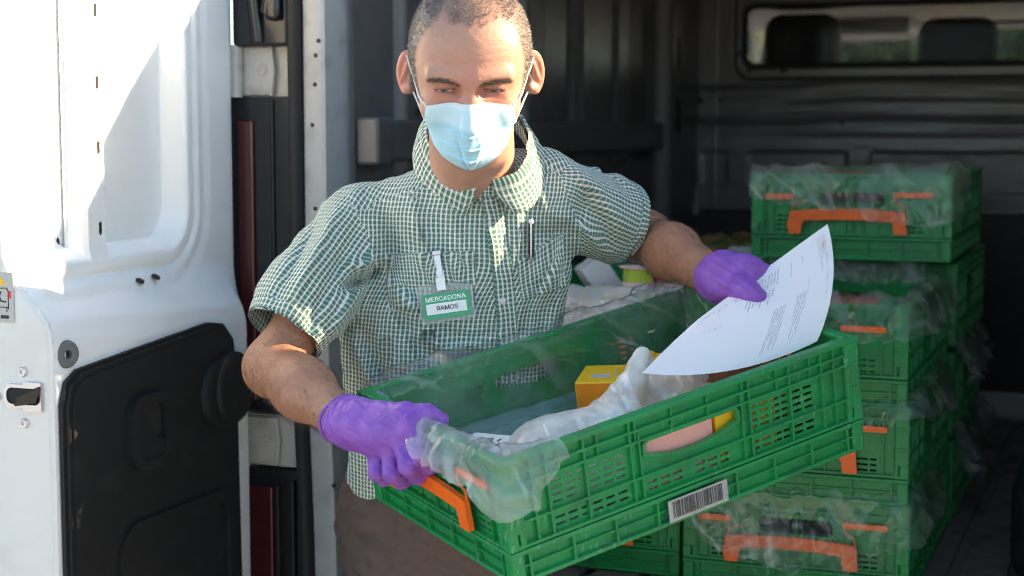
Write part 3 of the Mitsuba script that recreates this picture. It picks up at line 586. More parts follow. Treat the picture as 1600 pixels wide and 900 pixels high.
add('tea_box_001__lid_flap', f(cat([rbx(-.006, .012, .04, .06, .104, .118, .005), rbx(-.010, .004, .02, .04, .096, .110, .005)])), 'box_yellow', smooth=30)
L('tea_box_001', 'yellow carton with black lettering, right behind the knotted bag', 'box')
c_ = held_local(1105, 606, .12)
hbox('cocoa_packet', [c_[0] - .01, c_[1], .02], [.14, .06, .11], yw + .15, 'packet_brown'); L('cocoa_packet', 'brown packet under the lower edge of the paper', 'packet')
hbox('dark_packet', [.475, .12, .01], [.10, .15, .115], .1, 'packet_dark'); L('dark_packet', 'dark packet at the far right end of the held crate', 'packet')
hbox('pink_packet', [.235, .017, .02], [.11, .05, .115], .0, 'packet_pink'); L('pink_packet', 'pinkish packet behind the hand hole of the held crate', 'packet')
hbox('biscuit_packet', [.352, .019, .02], [.105, .05, .105], .0, 'box_yellow'); L('biscuit_packet', 'yellow packet behind the slots of the near crate wall', 'packet')
d_ = held_local(772, 690, .105)
f = hbox('white_carton', [d_[0] - .045, d_[1] - .05, .03], [.09, .07, .075], .5, 'card_white')
add('white_carton__print', f(cat([bx(.008 + .014 * i, .018 + .014 * i, .01 + .006 * j, .013 + .006 * j, .0751, .0754) for i in range(5) for j in range(8) if (i * 7 + j * 3) % 5 < 3])), 'ink')
L('white_carton', 'small white carton with printed lid near the gloved hand', 'box')

# ------------------------------------------------------------------ signed distance modelling
def dot(p, v): return p[..., 0] * v[0] + p[..., 1] * v[1] + p[..., 2] * v[2]
def ell(p, c, r):
    q = [(p[..., k] - c[k]) for k in range(3)]
    k0 = np.sqrt(sum((q[k] / r[k]) ** 2 for k in range(3))); k1 = np.sqrt(sum((q[k] / r[k] ** 2) ** 2 for k in range(3))) + 1e-9
    return k0 * (k0 - 1) / k1
def cap(p, a, b, ra, rb):
    a = np.asarray(a, float); b = np.asarray(b, float); ab = b - a
    t = np.clip((dot(p, ab) - a @ ab) / (ab @ ab), 0, 1)
    q = [p[..., k] - (a[k] + ab[k] * t) for k in range(3)]
    return np.sqrt(q[0] ** 2 + q[1] ** 2 + q[2] ** 2) - (ra + (rb - ra) * t)
def smin(a, b, k):
    h = np.maximum(k - np.abs(a - b), 0) / k; return np.minimum(a, b) - h * h * k * .25
def smax(a, b, k): return -smin(-a, -b, k)
def nets(f, lo, hi, h):
    lo = np.asarray(lo, float); n = np.ceil((np.asarray(hi) - lo) / h / 4).astype(int) * 4 + 1
    ax = [lo[k] + h * np.arange(n[k]) for k in range(3)]
    co = np.stack(np.meshgrid(*[a[::4] for a in ax], indexing='ij'), -1); Fc = f(co)
    F = np.repeat(np.repeat(np.repeat(Fc, 4, 0), 4, 1), 4, 2)[:n[0], :n[1], :n[2]].astype(np.float32)
    # nearest coarse sample: shift by two cells
    pad = np.pad(F, ((2, 0), (2, 0), (2, 0)), mode='edge')[:n[0], :n[1], :n[2]]; F = pad
    ii = np.argwhere(np.abs(F) < h * 9)
    F[ii[:, 0], ii[:, 1], ii[:, 2]] = f(np.stack([ax[k][ii[:, k]] for k in range(3)], -1))
    S = F < 0
    cnt = sum(S[a:n[0] - 1 + a, b:n[1] - 1 + b, c:n[2] - 1 + c].astype(np.int8) for a in (0, 1) for b in (0, 1) for c in (0, 1))
    act = np.argwhere((cnt > 0) & (cnt < 8)); idx = np.full(cnt.shape, -1, np.int32); idx[act[:, 0], act[:, 1], act[:, 2]] = np.arange(len(act))
    acc = np.zeros((len(act), 3)); num_ = np.zeros(len(act))
    cor = [(a, b, c) for a in (0, 1) for b in (0, 1) for c in (0, 1)]
    for i, A in enumerate(cor):
        for B in cor[i + 1:]:
            if sum(abs(x - y) for x, y in zip(A, B)) != 1: continue
            fa = F[act[:, 0] + A[0], act[:, 1] + A[1], act[:, 2] + A[2]]; fb = F[act[:, 0] + B[0], act[:, 1] + B[1], act[:, 2] + B[2]]
            mk = (fa < 0) != (fb < 0); t = np.where(mk, fa / np.where(mk, fa - fb, 1), 0)
            acc += mk[:, None] * (np.array(A) + t[:, None] * (np.array(B) - np.array(A))); num_ += mk
    Vv = lo + h * (act + acc / num_[:, None])
    fs = []
    for k in range(3):
        a, b = (k + 1) % 3, (k + 2) % 3
        s0 = np.take(S, range(n[k] - 1), k); s1 = np.take(S, range(1, n[k]), k)
        e = np.argwhere(s0 != s1); e = e[(e[:, a] > 0) & (e[:, b] > 0) & (e[:, a] < n[a] - 1) & (e[:, b] < n[b] - 1)]
        inside = s0[e[:, 0], e[:, 1], e[:, 2]]
        o = np.zeros(3, int)
        def cell(da, db):
            c = e.copy(); c[:, a] -= da; c[:, b] -= db; return idx[c[:, 0], c[:, 1], c[:, 2]]
        q = np.stack([cell(1, 1), cell(0, 1), cell(0, 0), cell(1, 0)], 1)
        q[~inside] = q[~inside][:, ::-1]; fs.append(q)
    q = np.vstack(fs); q = q[(q >= 0).all(1)]
    return Vv, np.vstack([q[:, [0, 1, 2]], q[:, [0, 2, 3]]])
def grad(f, p, e=.0008):
    g = np.stack([f(p + d) - f(p - d) for d in np.eye(3) * e], -1); return g / (np.linalg.norm(g, axis=-1, keepdims=True) + 1e-9)
def snap(f, p, it=2):
    for _ in range(it):
        g = grad(f, p); p = p - g * np.clip(f(p), -.004, .004)[..., None]
    return p
def trace(f, px, py, y0=1.9, off=0.0):                                      # where the rays through these pixels meet the surface
    px, py = np.broadcast_arrays(np.asarray(px, float), np.asarray(py, float))
    d = FW + RT * ((px - 800) / F_PX)[..., None] + UP * ((450 - py) / F_PX)[..., None]; d = d / np.linalg.norm(d, axis=-1, keepdims=True)
    t = y0 / d[..., 1]
    for _ in range(60): t = t + np.clip(f(CAM + d * t[..., None]) * .8, -.02, .05)
    p = CAM + d * t[..., None]
    return p + off * grad(f, p) if off else p
def patch(f, quad, off, n=(40, 40), border=.12):                             # cloth patch laid on the surface, quad of pixels tl, tr, br, bl
    s, t = np.meshgrid(np.linspace(0, 1, n[0]), np.linspace(0, 1, n[1]), indexing='ij')
    tl, tr, br, bl = (np.array(q, float) for q in quad)
    q = ((1 - s) * (1 - t))[..., None] * tl + (s * (1 - t))[..., None] * tr + (s * t)[..., None] * br + ((1 - s) * t)[..., None] * bl
    p = trace(f, q[..., 0], q[..., 1]); g = grad(f, p, .004)
    e = np.minimum(np.minimum(s, 1 - s) * n[0], np.minimum(t, 1 - t) * n[1]) 
    o = np.where(e < .5, -.0015, off)
    P = p + g * o[..., None]
    u = np.concatenate([np.zeros((1, n[1])), np.cumsum(np.linalg.norm(np.diff(P, axis=0), axis=-1), 0)]); v = np.concatenate([np.zeros((n[0], 1)), np.cumsum(np.linalg.norm(np.diff(P, axis=1), axis=-1), 1)], 1)
    u = u[:, n[1] // 2:n[1] // 2 + 1] + 0 * u; v = v[n[0] // 2:n[0] // 2 + 1] + 0 * v
    return grid(P), np.stack([u, v], -1).reshape(-1, 2)
def strands(p, d, ln, w, rng, bend=None, seg=2):                             # thin blades from points p along d
    n = len(p); s = np.cross(d, rng.normal(size=(n, 3))); s /= np.linalg.norm(s, axis=1, keepdims=True) + 1e-9
    ln = np.broadcast_to(ln, (n,))[:, None]; bend = np.zeros((n, 3)) if bend is None else bend
    rows = []
    for k in range(seg + 1):
        t = k / seg; c = p + d * ln * t + bend * ln * t * t; ww = w * (1 - t) + w * .12
        rows += [c - s * ww / 2, c + s * ww / 2]
    Vv = np.stack(rows, 1).reshape(-1, 3); b = (np.arange(n) * (2 * seg + 2))[:, None]
    f = np.concatenate([np.concatenate([b + [2 * k, 2 * k + 1, 2 * k + 3], b + [2 * k, 2 * k + 3, 2 * k + 2]], 0) for k in range(seg)])
    return trimesh.Trimesh(Vv, f, process=False)

# ------------------------------------------------------------------ knotted bag and yoghurt
s0, s1 = at(974, 640, 2.23), at(1003, 556, 2.27)
b0, b1, b2 = at(880, 716, 2.21), at(1065, 640, 2.33), at(968, 690, 2.25)
def bag_f(p):
    d = smin(ell(p, b0, (.085, .08, .060)), ell(p, b1, (.125, .075, .055)), .05); d = smin(d, ell(p, b2, (.07, .06, .05)), .04)
    sp = cap(p, s0, s1, .025, .013)
    sp = np.minimum(sp, cap(p, s0 + (s1 - s0) * .55, s1 + [.012, .006, -.004], .012, .006)) + (np.asarray(meshkit.fbm(p * [70, 70, 18], 3, 6)) - .5) * .007
    d = smin(d, sp, .05)
    r = p - s0; an = np.arctan2(r[..., 2], r[..., 0]) ; rad = np.sqrt((r ** 2).sum(-1))
    return d + .0011 * np.sin(an * 13 + 3 * np.sin(an * 4) + rad * 12) * np.exp(-((rad - .05) / .05) ** 2) + (np.asarray(meshkit.fbm(p * 26, 3, 5)) - .5) * .011
v, f = nets(bag_f, np.min([b0, b1, b2], 0) - .13, np.max([b0, b1, s1], 0) + .13, .0032)
inv = np.linalg.inv(MH); lz = (v @ inv[:3, :3].T + inv[:3, 3]); fl = ((lz > [.014, .014, .006]) & (lz < [CL - .014, CW - .014, .5])).all(1)
lz = np.clip(lz, [.015, .0165, .007], [CL - .015, CW - .015, .5]); v = loc2w(MH, lz)
scene['bag_white'] = film_bsdf(mikit.proc(lambda p, n, uv: .55 + .28 * SS(.35, .7, FB(p.x * 22, p.y * 22, p.z * 30, 4)) + .25 * SS(.62, .8, N(p.x * 120 + p.z * 60, p.y * 30, p.z * 40))), (.80, .76, .71))
add('knotted_bag', trimesh.Trimesh(v, f, process=False), 'bag_white', smooth=True)
L('knotted_bag', 'whitish plastic bag tied with a standing knot in the held crate', 'bag')
scene['pot_green'] = pr((.44, .56, .06), .4); scene['pot_pink'] = pr((.72, .07, .20), .4); scene['pot_label'] = pr((.86, .60, .62), .5)
for i, (px, mat_, Y) in enumerate(((996, 'pot_green', 3.10), (1043, 'pot_pink', 3.11))):
    o = at(px, 459, Y); k = num('yoghurt_pot', i)
    add(k, lathe(o, [.03, 0, 1], [(.0001, 0), (.026, 0), (.029, .02), (.0285, .045), (.0275, .05)], 32), mat_, smooth=40)
    add(k + '__label', lathe(o, [.03, 0, 1], [(.0294, .004), (.0301, .02), (.0298, .023)], 32), 'pot_label', smooth=40)
    add(k + '__lid', lathe(o, [.03, 0, 1], [(.0001, .0535), (.028, .0535), (.037, .0525), (.037, .0505), (.027, .0495)], 32), 'pot_label' if i == 0 else 'pot_pink', smooth=30)
    L(k, ('yellow green yoghurt pot with a pink lid behind the forearm', 'pink yoghurt pot half hidden under the forearm')[i], 'yoghurt pot')
def wbox(key, px, py, Y, sz, yaw, tilt, mat, lab, catg):
    m = rbx(-sz[0] / 2, sz[0] / 2, -sz[1] / 2, sz[1] / 2, 0, sz[2], .003); R_ = trimesh.transformations.euler_matrix(0, tilt, yaw); m.apply_transform(R_); m.apply_translation(at(px, py, Y))
    add(key, m, mat, smooth=30); L(key, lab, catg)
wbox('tilted_carton', 955, 462, 3.2, (.055, .05, .085), .3, -.62, 'card_white', 'white carton leaning beside the green yoghurt pot', 'box')
wbox('white_tray', 1140, 418, 3.9, (.19, .12, .055), -.36, 0, 'card_white', 'white tray under the topmost crate, beyond the wrist', 'tray')
scene['produce_mat'] = pr(speck((.10, .12, .03), (.32, .20, .10), 45, 1.0, .4, .6), .5)
add('salad_packet', trimesh.Trimesh(*nets(lambda p: ell(p, at(1140, 385, 3.9), (.09, .06, .03)) + (np.asarray(meshkit.fbm(p * 40, 3, 2)) - .5) * .03, at(1140, 385, 3.9) - .13, at(1140, 385, 3.9) + .13, .006), process=False), 'produce_mat', smooth=True)
L('salad_packet', 'packet of mixed produce lying on the white tray', 'packet')
wbox('white_parcel', 950, 506, 3.02, (.30, .2, .055), -.37, 0, 'card_white', 'white parcel filling the crate behind the man', 'parcel')
wbox('red_packet', 1332, 312, 3.42, (.12, .06, .06), -.37, .05, 'packet_red', 'dark red packet seen through the hand hole of the topmost crate', 'packet')
scene['packet_red'] = pr((.22, .02, .025), .4)

# ------------------------------------------------------------------ the man
HP = math.radians(26)
HY = .015; Rh = np.array([math.cos(HY), math.sin(HY), 0]); Fh = np.array([math.sin(HY) * math.cos(HP), -math.cos(HY) * math.cos(HP), -math.sin(HP)]); Uh = np.array([math.sin(HY) * math.sin(HP), -math.cos(HY) * math.sin(HP), math.cos(HP)])
HS = 1.03
eye_mid = at(734, 137, 2.17); HO = eye_mid - HS * (.085 * Fh + .028 * Uh)
def to_h(p):
    q = p - HO; return np.stack([dot(q, Rh), dot(q, Fh), dot(q, Uh)], -1) / HS
def from_h(q): q = np.asarray(q, float) * HS; return HO + q[..., :1] * Rh + q[..., 1:2] * Fh + q[..., 2:3] * Uh
N0 = at(750, 272, 2.475)
SR, ER, HR, WR = at(552, 362, 2.50), at(428, 572, 2.40), at(441, 521, 2.415), at(541, 660, 2.225)
SL, EL, HL, WL = at(868, 303, 2.51), at(1006, 368, 2.65), at(974, 350, 2.61), at(1121, 434, 2.44)
n_h = to_h(N0[None])[0]
e2 = np.array([.86, -.51, 0]); e3 = np.array([.51, .86, .0])
def head_f(q):
    x = q[..., 0]; q = np.stack([np.abs(x), q[..., 1], q[..., 2]], -1); z = q[..., 2]
    d = smin(ell(q, (0, -.012, .050), (.0795, .098, .082)), ell(q, (0, .034, .047), (.067, .058, .070)), .03)
    d = smin(d, ell(q, (0, .042, -.015), (.0575, .054, .085)), .03); d = smin(d, ell(q, (0, .052, -.062), (.042, .045, .038)), .03)
    d = smin(d, ell(q, (.040, .064, -.010), (.023, .022, .020)), .02)
    d = smin(d, cap(q, (0, .090, .030), (0, .114, -.014), .0085, .0125), .014)
    d = smin(d, cap(q, (.009, .0925, .0450), (.048, .0805, .0435), .0092, .0075), .012)
    d = smax(d, -ell(q, (.033, .0960, .0275), (.0225, .0175, .0115)), .010)
    d = smin(d, ell(q, (.032, .0750, .027), (.0175, .0150, .0135)), .004)
    d = smin(d, cap(q, (.020, .0850, .0135), (.043, .0790, .0155), .0048, .0042), .007)
    d = smin(d, cap(q, (.018, .0865, .0345), (.045, .0790, .0345), .0036, .003), .005)          # upper lid fold
    hh = np.where(x < 0, .0027, .0015)
    sl = ell(np.stack([q[..., 0], q[..., 1], (z - .0245 + 12 * (q[..., 0] - .031) ** 2) / hh * .003], -1), (.0315, .0900, 0), (.0150, .011, .003))
    d = smax(d, -sl, .0012)
    for zc, a in ((.064, .00035), (.073, .0004), (.083, .0003), (.093, .0002)): d = d + a * np.exp(-((z - zc - 1.5 * q[..., 0] ** 2 - .0015 * np.sin(x * 90)) / .0016) ** 2) * sst(.055, .04, q[..., 0])
    d = d + .0009 * np.exp(-((q[..., 0] - .006) / .0014) ** 2) * np.exp(-((z - .046) / .009) ** 2)
    # ears
    r = q - np.array([.0765, -.006, .010]); E = np.stack([r @ e2 - .013 + .10 * (z - .0), r @ e3, r[..., 2] + .18 * (r @ e2)], -1)
    wr_ = .0185 - .12 * np.maximum(-E[..., 2], 0)
    ear = ell(np.stack([E[..., 0] / wr_ * .0195, E[..., 1] + 9 * np.minimum(E[..., 0], .02) ** 2, E[..., 2]], -1), (0, 0, 0), (.017, .0062, .0310))
    ear = smax(ear, -ell(E, (-.002, .0075, .002), (.0110, .0062, .0215)), .004)
    ear = smin(ear, cap(E, (-.004, .002, .012), (.002, .002, -.010), .0035, .0028), .004)
    ear = smin(ear, cap(E, (-.012, .002, -.022), (-.005, .002, -.026), .0062, .0062), .006)
    d = smin(d, ear, .006)
    nk = cap(q, (0, -.034, -.035), np.array([abs(n_h[0]) * 0, n_h[1], n_h[2]]), .058, .063)
    return smin(d, nk, .035) 
def headw(p): return head_f(to_h(p)) * HS
lo = HO + [-.13, -.16, -.235]; hi = HO + [.13, .19, .165]
hv, hf = nets(headw, lo, hi, .0021)
hv = snap(headw, hv, 2)
# arms
bumpR = ER + (WR - ER) * .28 + np.array([-.004, .0, .006])
dLb = (EL - SL) / np.linalg.norm(EL - SL)
def arm_f(p):
    d = smin(cap(p, SR + (ER - SR) * .3, ER, .036, .041), cap(p, ER, ER + (WR - ER) * .45, .0405, .0405), .02); d = smin(d, cap(p, ER + (WR - ER) * .4, WR, .0395, .0285), .03)
    d = smin(d, ell(p, ER + [.0, -.004, -.006], (.038, .04, .036)), .02)
    e = smin(cap(p, SL + dLb * .08, EL, .034, .042), cap(p, EL, EL + (WL - EL) * .4, .039, .0405), .02); e = smin(e, cap(p, EL + (WL - EL) * .4, WL, .0400, .0290), .03)
    vein = (np.asarray(meshkit.fbm(p * 26, 3, 3)) - .5) * .0035
    return np.minimum(d, e) + vein
av, af = nets(arm_f, np.min([SR, ER, WR, SL, EL, WL], 0) - .07, np.max([SR, ER, WR, SL, EL, WL], 0) + .07, .004)
def core_f(p): return smin(cap(p, at(735, 400, 2.56), at(700, 800, 2.64), .09, .11), cap(p, N0, at(735, 400, 2.56), .05, .09), .05)
cv, cf = nets(core_f, at(700, 800, 2.64) - .2, N0 + [.2, .25, .12], .012)
scene['skin'] = bump(pr({'type': 'mesh_attribute', 'name': 'vertex_color'}, .42, specular=.45, sheen=.15), lambda p, n, uv: FB(p.x * 420, p.y * 420, p.z * 420, 3) * .0005 + N(p.x * 160, p.y * 160, p.z * 160) * .0003, 1.0, 4e-4)
def hair_mask(q):
    x = np.abs(q[..., 0]); y, z = q[..., 1], q[..., 2]; nz_ = (np.asarray(meshkit.noise(q * 140, 3)) - .5)
    side = .0655 - .60 * np.maximum(z - .075, 0) - .25 * np.maximum(z - .105, 0)
    m = sst(-.004, .004, x - side + .002 + nz_ * .006) * sst(.058, .046, y + .35 * np.maximum(.03 - z, 0)) * sst(-.030, -.015, z)
    top = sst(.118, .132, z + nz_ * .01) * sst(.055, .02, y + nz_ * .01)
    tuft = sst(.046, .026, np.abs(q[..., 0] - .006) + nz_ * .012) * sst(.104, .116, z + nz_ * .012) * .75
    ear = sst(.084, .0805, x)
    return np.clip(np.maximum(np.maximum(m * ear, top), tuft), 0, 1) * sst(-.12, -.1, y + 5 * 0) if False else np.clip(np.maximum(np.maximum(m * ear, top), tuft), 0, 1)
q = to_h(hv); hm = hair_mask(q)
skin0 = np.array([.49, .262, .188]); red = np.array([.58, .19, .15])
fb = np.asarray(meshkit.fbm(q * 45, 4, 1))[:, None]; fb2 = np.asarray(meshkit.fbm(q * 190, 3, 6))[:, None]
earm = sst(.080, .090, np.abs(q[:, 0]))[:, None]
blush = np.clip(np.exp(-((q[:, 0] / .03) ** 2 + ((q[:, 2] - .05) / .03) ** 2)) * .35 + np.exp(-(((np.abs(q[:, 0]) - .03) / .02) ** 2 + ((q[:, 2] - .014) / .012) ** 2)) * .55, 0, 1)[:, None] * (q[:, 1:2] > .05)
hc = skin0 * (.88 + .24 * fb) * (.94 + .12 * fb2)
per = (np.exp(-(((np.abs(q[:, 0]) - .030) / .019) ** 2 + ((q[:, 2] - .024) / .012) ** 2)) * (q[:, 1] > .05))[:, None]; hc = hc * (1 - per * np.array([.30, .44, .48]))  # eye sockets darkened: skin pigment plus brow shade put into the colour
rd = np.clip(earm * .6 + blush + .25 * (fb - .5), 0, 1); hc = hc * (1 - rd) + red * rd * (.9 + .2 * fb2)
lidline = np.exp(-(((q[:, 2] - .0272 + 12 * (np.abs(q[:, 0]) - .031) ** 2) / .0018) ** 2)) * (np.abs(np.abs(q[:, 0]) - .0315) < .0150) * (q[:, 1] > .08) * (q[:, 2] < .03)
hc = hc * (1 - .75 * lidline[:, None]) + np.array([.05, .03, .025]) * .75 * lidline[:, None]
hc = hc * (1 - .80 * hm[:, None]) + np.array([.15, .118, .105]) * .80 * hm[:, None]
beard = (sst(.01, -.02, q[:, 2]) * sst(.0, .03, q[:, 1]))[:, None] * .2; hc = hc * (1 - beard) + np.array([.2, .16, .15]) * beard
fa_ = np.asarray(meshkit.fbm(av * 60, 4, 2))[:, None]; fa2 = np.asarray(meshkit.fbm(av * 240, 3, 2))[:, None]
ac = np.array([.40, .19, .118]) * (.8 + .4 * fa_) * (.85 + .3 * fa2); cc = np.tile(skin0, (len(cv), 1))
body = trimesh.Trimesh(np.vstack([hv, av, cv]), np.vstack([hf, af + len(hv), cf + len(hv) + len(av)]), process=False)
add('person', body, 'skin', smooth=True, color=np.vstack([hc, ac, cc]))
L('person', 'man in a green checked shirt, blue face mask and purple gloves holding a crate', 'person')
# eyes
scene['eye_mat'] = pr({'type': 'mesh_attribute', 'name': 'vertex_color'}, .1, specular=.5, clearcoat=1.0, clearcoat_gloss=.98)
for i, sx in enumerate((-1, 1)):
    m = trimesh.creation.icosphere(4, .0128); g = np.array([-.10, .94, -.12]); g /= np.linalg.norm(g)
    an = np.arccos(np.clip(m.vertices @ g / .0128, -1, 1))[:, None]
    col = np.where(an < .20, [.01, .01, .01], np.where(an < .50, [.13, .19, .21], [.62, .53, .49]))
    add('person__' + num('eye', i), trimesh.Trimesh(from_h(m.vertices + [sx * .032, .0750, .027]), m.faces[:, ::-1], process=False), 'eye_mat', smooth=True, color=col)
# hair
scene['hair_mat'] = pr({'type': 'mesh_attribute', 'name': 'vertex_color'}, .38, specular=.5)
rng = np.random.RandomState(11)
tri = trimesh.Trimesh(hv, hf, process=False); cen = q[hf].mean(1); pm = hair_mask(cen) * tri.area_faces * (cen[:, 1] > -.09)
fi = rng.choice(len(hf), 26000, p=pm / pm.sum()); b = rng.dirichlet([1, 1, 1], len(fi)); p = (hv[hf[fi]] * b[:, :, None]).sum(1); nn = tri.face_normals[fi]
ql = to_h(p); flow = np.where(ql[:, 2:3] > .105, Fh * .7 + Rh * .25, -Uh * .8 - Fh * .35)
d = nn * .55 + flow * .6 + rng.normal(size=p.shape) * .18; d /= np.linalg.norm(d, axis=1, keepdims=True)
hl = rng.uniform(.004, .0085, len(p)); hm_ = strands(p - nn * .0008, d, hl, .00050, rng, -nn * .25)
gcol = np.where(rng.rand(len(p), 1) < .48, [.36, .335, .31], [.085, .068, .060]) * rng.uniform(.7, 1.3, (len(p), 1))
add('person__hair', hm_, 'hair_mat', smooth=False, color=np.repeat(gcol, 6, 0))
for i, sx in enumerate((-1, 1)):
    n = 600; t = rng.rand(n) ** .9; r_ = rng.normal(size=n) * .0025 * (1.2 - .8 * t)
    bq = np.stack([sx * (.011 + .040 * t), .12 + 0 * t, .0375 + .0045 * np.sin(t * 2.1) - .0005 * t - (.0015 if sx > 0 else 0) + r_], -1)
    for _ in range(40): bq[:, 1] -= np.clip(head_f(bq), -.01, .01) * .8
    dl = np.stack([np.full(n, sx * .9), np.full(n, .25), .35 - .75 * t], -1) + rng.normal(size=(n, 3)) * .2; dl /= np.linalg.norm(dl, axis=1, keepdims=True)
    dw_ = dl[:, :1] * Rh + dl[:, 1:2] * Fh + dl[:, 2:3] * Uh
    add('person__' + num('eyebrow', i), strands(from_h(bq), dw_, rng.uniform(.005, .009, n), .0005, rng), 'hair_mat', color=np.repeat(np.array([.15, .10, .075]) * rng.uniform(.6, 1.5, (n, 1)), 6, 0))
# hair on the forearms
ta = trimesh.Trimesh(av, af, process=False); cen = av[af].mean(1)
def seg_t(p, a, b): return ((p - a) @ (b - a)) / ((b - a) @ (b - a))
tR, tL = seg_t(cen, ER, WR), seg_t(cen, EL, WL)
near_R = cen[:, 0] < -.1; w_ = np.where(near_R, (tR > .0) & (tR < .97), (tL > -.1) & (tL < .97)) * ta.area_faces
fi = rng.choice(len(af), 9000, p=w_ / w_.sum()); p = cen[fi] + rng.normal(size=(len(fi), 3)) * .001; nn = ta.face_normals[fi]
ax_ = np.where(near_R[fi][:, None], (WR - ER) / np.linalg.norm(WR - ER), (WL - EL) / np.linalg.norm(WL - EL))
d = nn * .35 + ax_ * .6 + np.array([0, 0, -.5]) + rng.normal(size=p.shape) * .35; d -= nn * np.minimum((d * nn).sum(1, keepdims=True) - .25, 0); d /= np.linalg.norm(d, axis=1, keepdims=True)
add('person__arm_hair', strands(p, d, rng.uniform(.008, .017, len(p)), .00026, rng, -nn * .2), 'hair_mat', color=np.repeat(np.array([.045, .028, .020]) * rng.uniform(.6, 1.6, (len(p), 1)), 6, 0))
labels['person__arm_hair'] = {'label': 'dark hair on the forearms'}
# face mask
a_, t_ = np.meshgrid(np.linspace(-1, 1, 121), np.linspace(0, 1, 111), indexing='ij')
wm = np.interp(t_, [0, .12, .35, .55, .75, .9, 1], [.0575, .0590, .0600, .0570, .0495, .0385, .024])
yr = np.interp(t_, [0, .12, .3, .55, .8, 1], [.1085, .119, .1265, .124, .118, .098]); ys = np.interp(t_, [0, .4, .7, 1], [.054, .050, .062, .084])
zt = .0175 - .0160 * np.abs(a_) ** 1.5; zb = -.083 + .006 * a_ ** 2
pleat = sum(.0052 * np.clip((t_ - c) / .012, 0, 1) * np.exp(-np.maximum(t_ - c - .012, 0) / .10) for c in (.38, .58, .76)) - sum(.0022 * np.exp(-((t_ - c) / .010) ** 2) for c in (.38, .58, .76))
Zm = zt + (zb - zt) * t_
k_ = np.abs(a_) ** 1.45
Ym = yr - (yr - ys) * k_ + pleat * (1 - .55 * np.abs(a_)) + .0012 * np.exp(-((t_ - .06) / .012) ** 2) + .0009 * np.exp(-((t_ - .11) / .010) ** 2)
nzm = np.asarray(meshkit.fbm(np.stack([a_ * 4, t_ * 5, a_ * 0], -1), 4, 9)) - .5
tent = .0035 * np.exp(-((np.abs(a_) - .45 + .35 * t_) / .05) ** 2) * sst(.4, .6, t_) * np.sign(.2 + np.sin(a_ * 3))
Ym += nzm * .006 * (1 - k_ * .6) + tent
Xm = a_ * wm * (1 + .03 * nzm)
yh = np.full(Xm.shape, .17)
for _ in range(70): yh = yh - np.clip(head_f(np.stack([Xm, yh, Zm], -1)), -.01, .02) * .6
yh = np.where(np.isfinite(yh), yh, 0)
Ym = smax(Ym, yh + .0035, .012)
MP = from_h(np.stack([Xm, Ym, Zm], -1))
def mask_col(p, n, uv):
    wv = N(uv.x * 420, uv.y * 420) * .06 + .95
    band = SS(.34, .24, uv.y) * .55 + SS(.075, .055, uv.y) * .45
    return MX((.40, .66, .79), (.63, .76, .82), band) * wv
scene['mask_blue'] = pr(mikit.proc(mask_col), .65, sheen=.3)
add('person__face_mask', grid(MP), 'mask_blue', smooth=True, uv=np.stack([a_ * .5 + .5, t_], -1).reshape(-1, 2), label='light blue pleated surgical mask')
scene['loop_white'] = pr((.80, .79, .78), .7)
loops = [[(-1, .02), (-.0690, .040, .010), (-.0775, .018, .020), (-.084, -.006, .034)], [(-1, .47), (-.0640, .040, -.030), (-.0700, .020, -.024), (-.0770, .000, -.017)],
         [(1, .02), (.0690, .040, .012), (.0775, .018, .020), (.084, -.006, .032)], [(1, .47), (.0640, .040, -.030), (.0700, .020, -.024), (.0770, .000, -.017)]]
for i, lp in enumerate(loops):
    a0, t0 = lp[0]; ia, it = int((a0 * .995 + 1) / 2 * 120), int(t0 * 110)
    pts = np.vstack([MP[ia, it][None], from_h(np.array(lp[1:]))]); from scipy.interpolate import make_interp_spline
    cu = make_interp_spline(np.linspace(0, 1, 4), pts, 3)(np.linspace(0, 1, 24))
    ql = to_h(cu)
    for _ in range(8):
        hd = head_f(ql); ql = ql + grad(head_f, ql) * np.maximum(.0022 - hd, 0)[:, None] * (np.arange(24) > 1)[:, None]
    cu = from_h(ql)
    add('person__face_mask__' + num('ear_loop', i), tube(cu, .0013, 8), 'loop_white', smooth=True)

# shirt
rows = [(268, 748, .075, .060, 2.485), (300, 744, .120, .080, 2.50), (335, 738, .150, .100, 2.515), (400, 738, .154, .118, 2.53), (480, 708, .174, .126, 2.55), (600, 700, .168, .126, 2.575), (700, 700, .166, .124, 2.60), (775, 700, .168, .126, 2.615)]
tz = np.array([at(r[1], r[0], r[4])[2] for r in rows])[::-1]; tx = np.array([at(r[1], r[0], r[4])[0] for r in rows])[::-1]
ta_, tb_, ty = (np.array([r[k] for r in rows])[::-1] for k in (2, 3, 4))
from scipy.interpolate import PchipInterpolator as PC
Tx, Ta, Tb, Ty = (PC(tz, v_) for v_ in (tx, ta_, tb_, ty))
zb_, zt_ = at(700, 764, 2.5)[2] - .02, at(748, 262, 2.48)[2]
dR = (HR - SR) / np.linalg.norm(HR - SR); dL = (HL - SL) / np.linalg.norm(HL - SL)
nR = dR * .96 + np.array([.0, -.15, -.05]); nR /= np.linalg.norm(nR); nL = dL * .9 + np.array([.12, -.1, .10]); nL /= np.linalg.norm(nL)
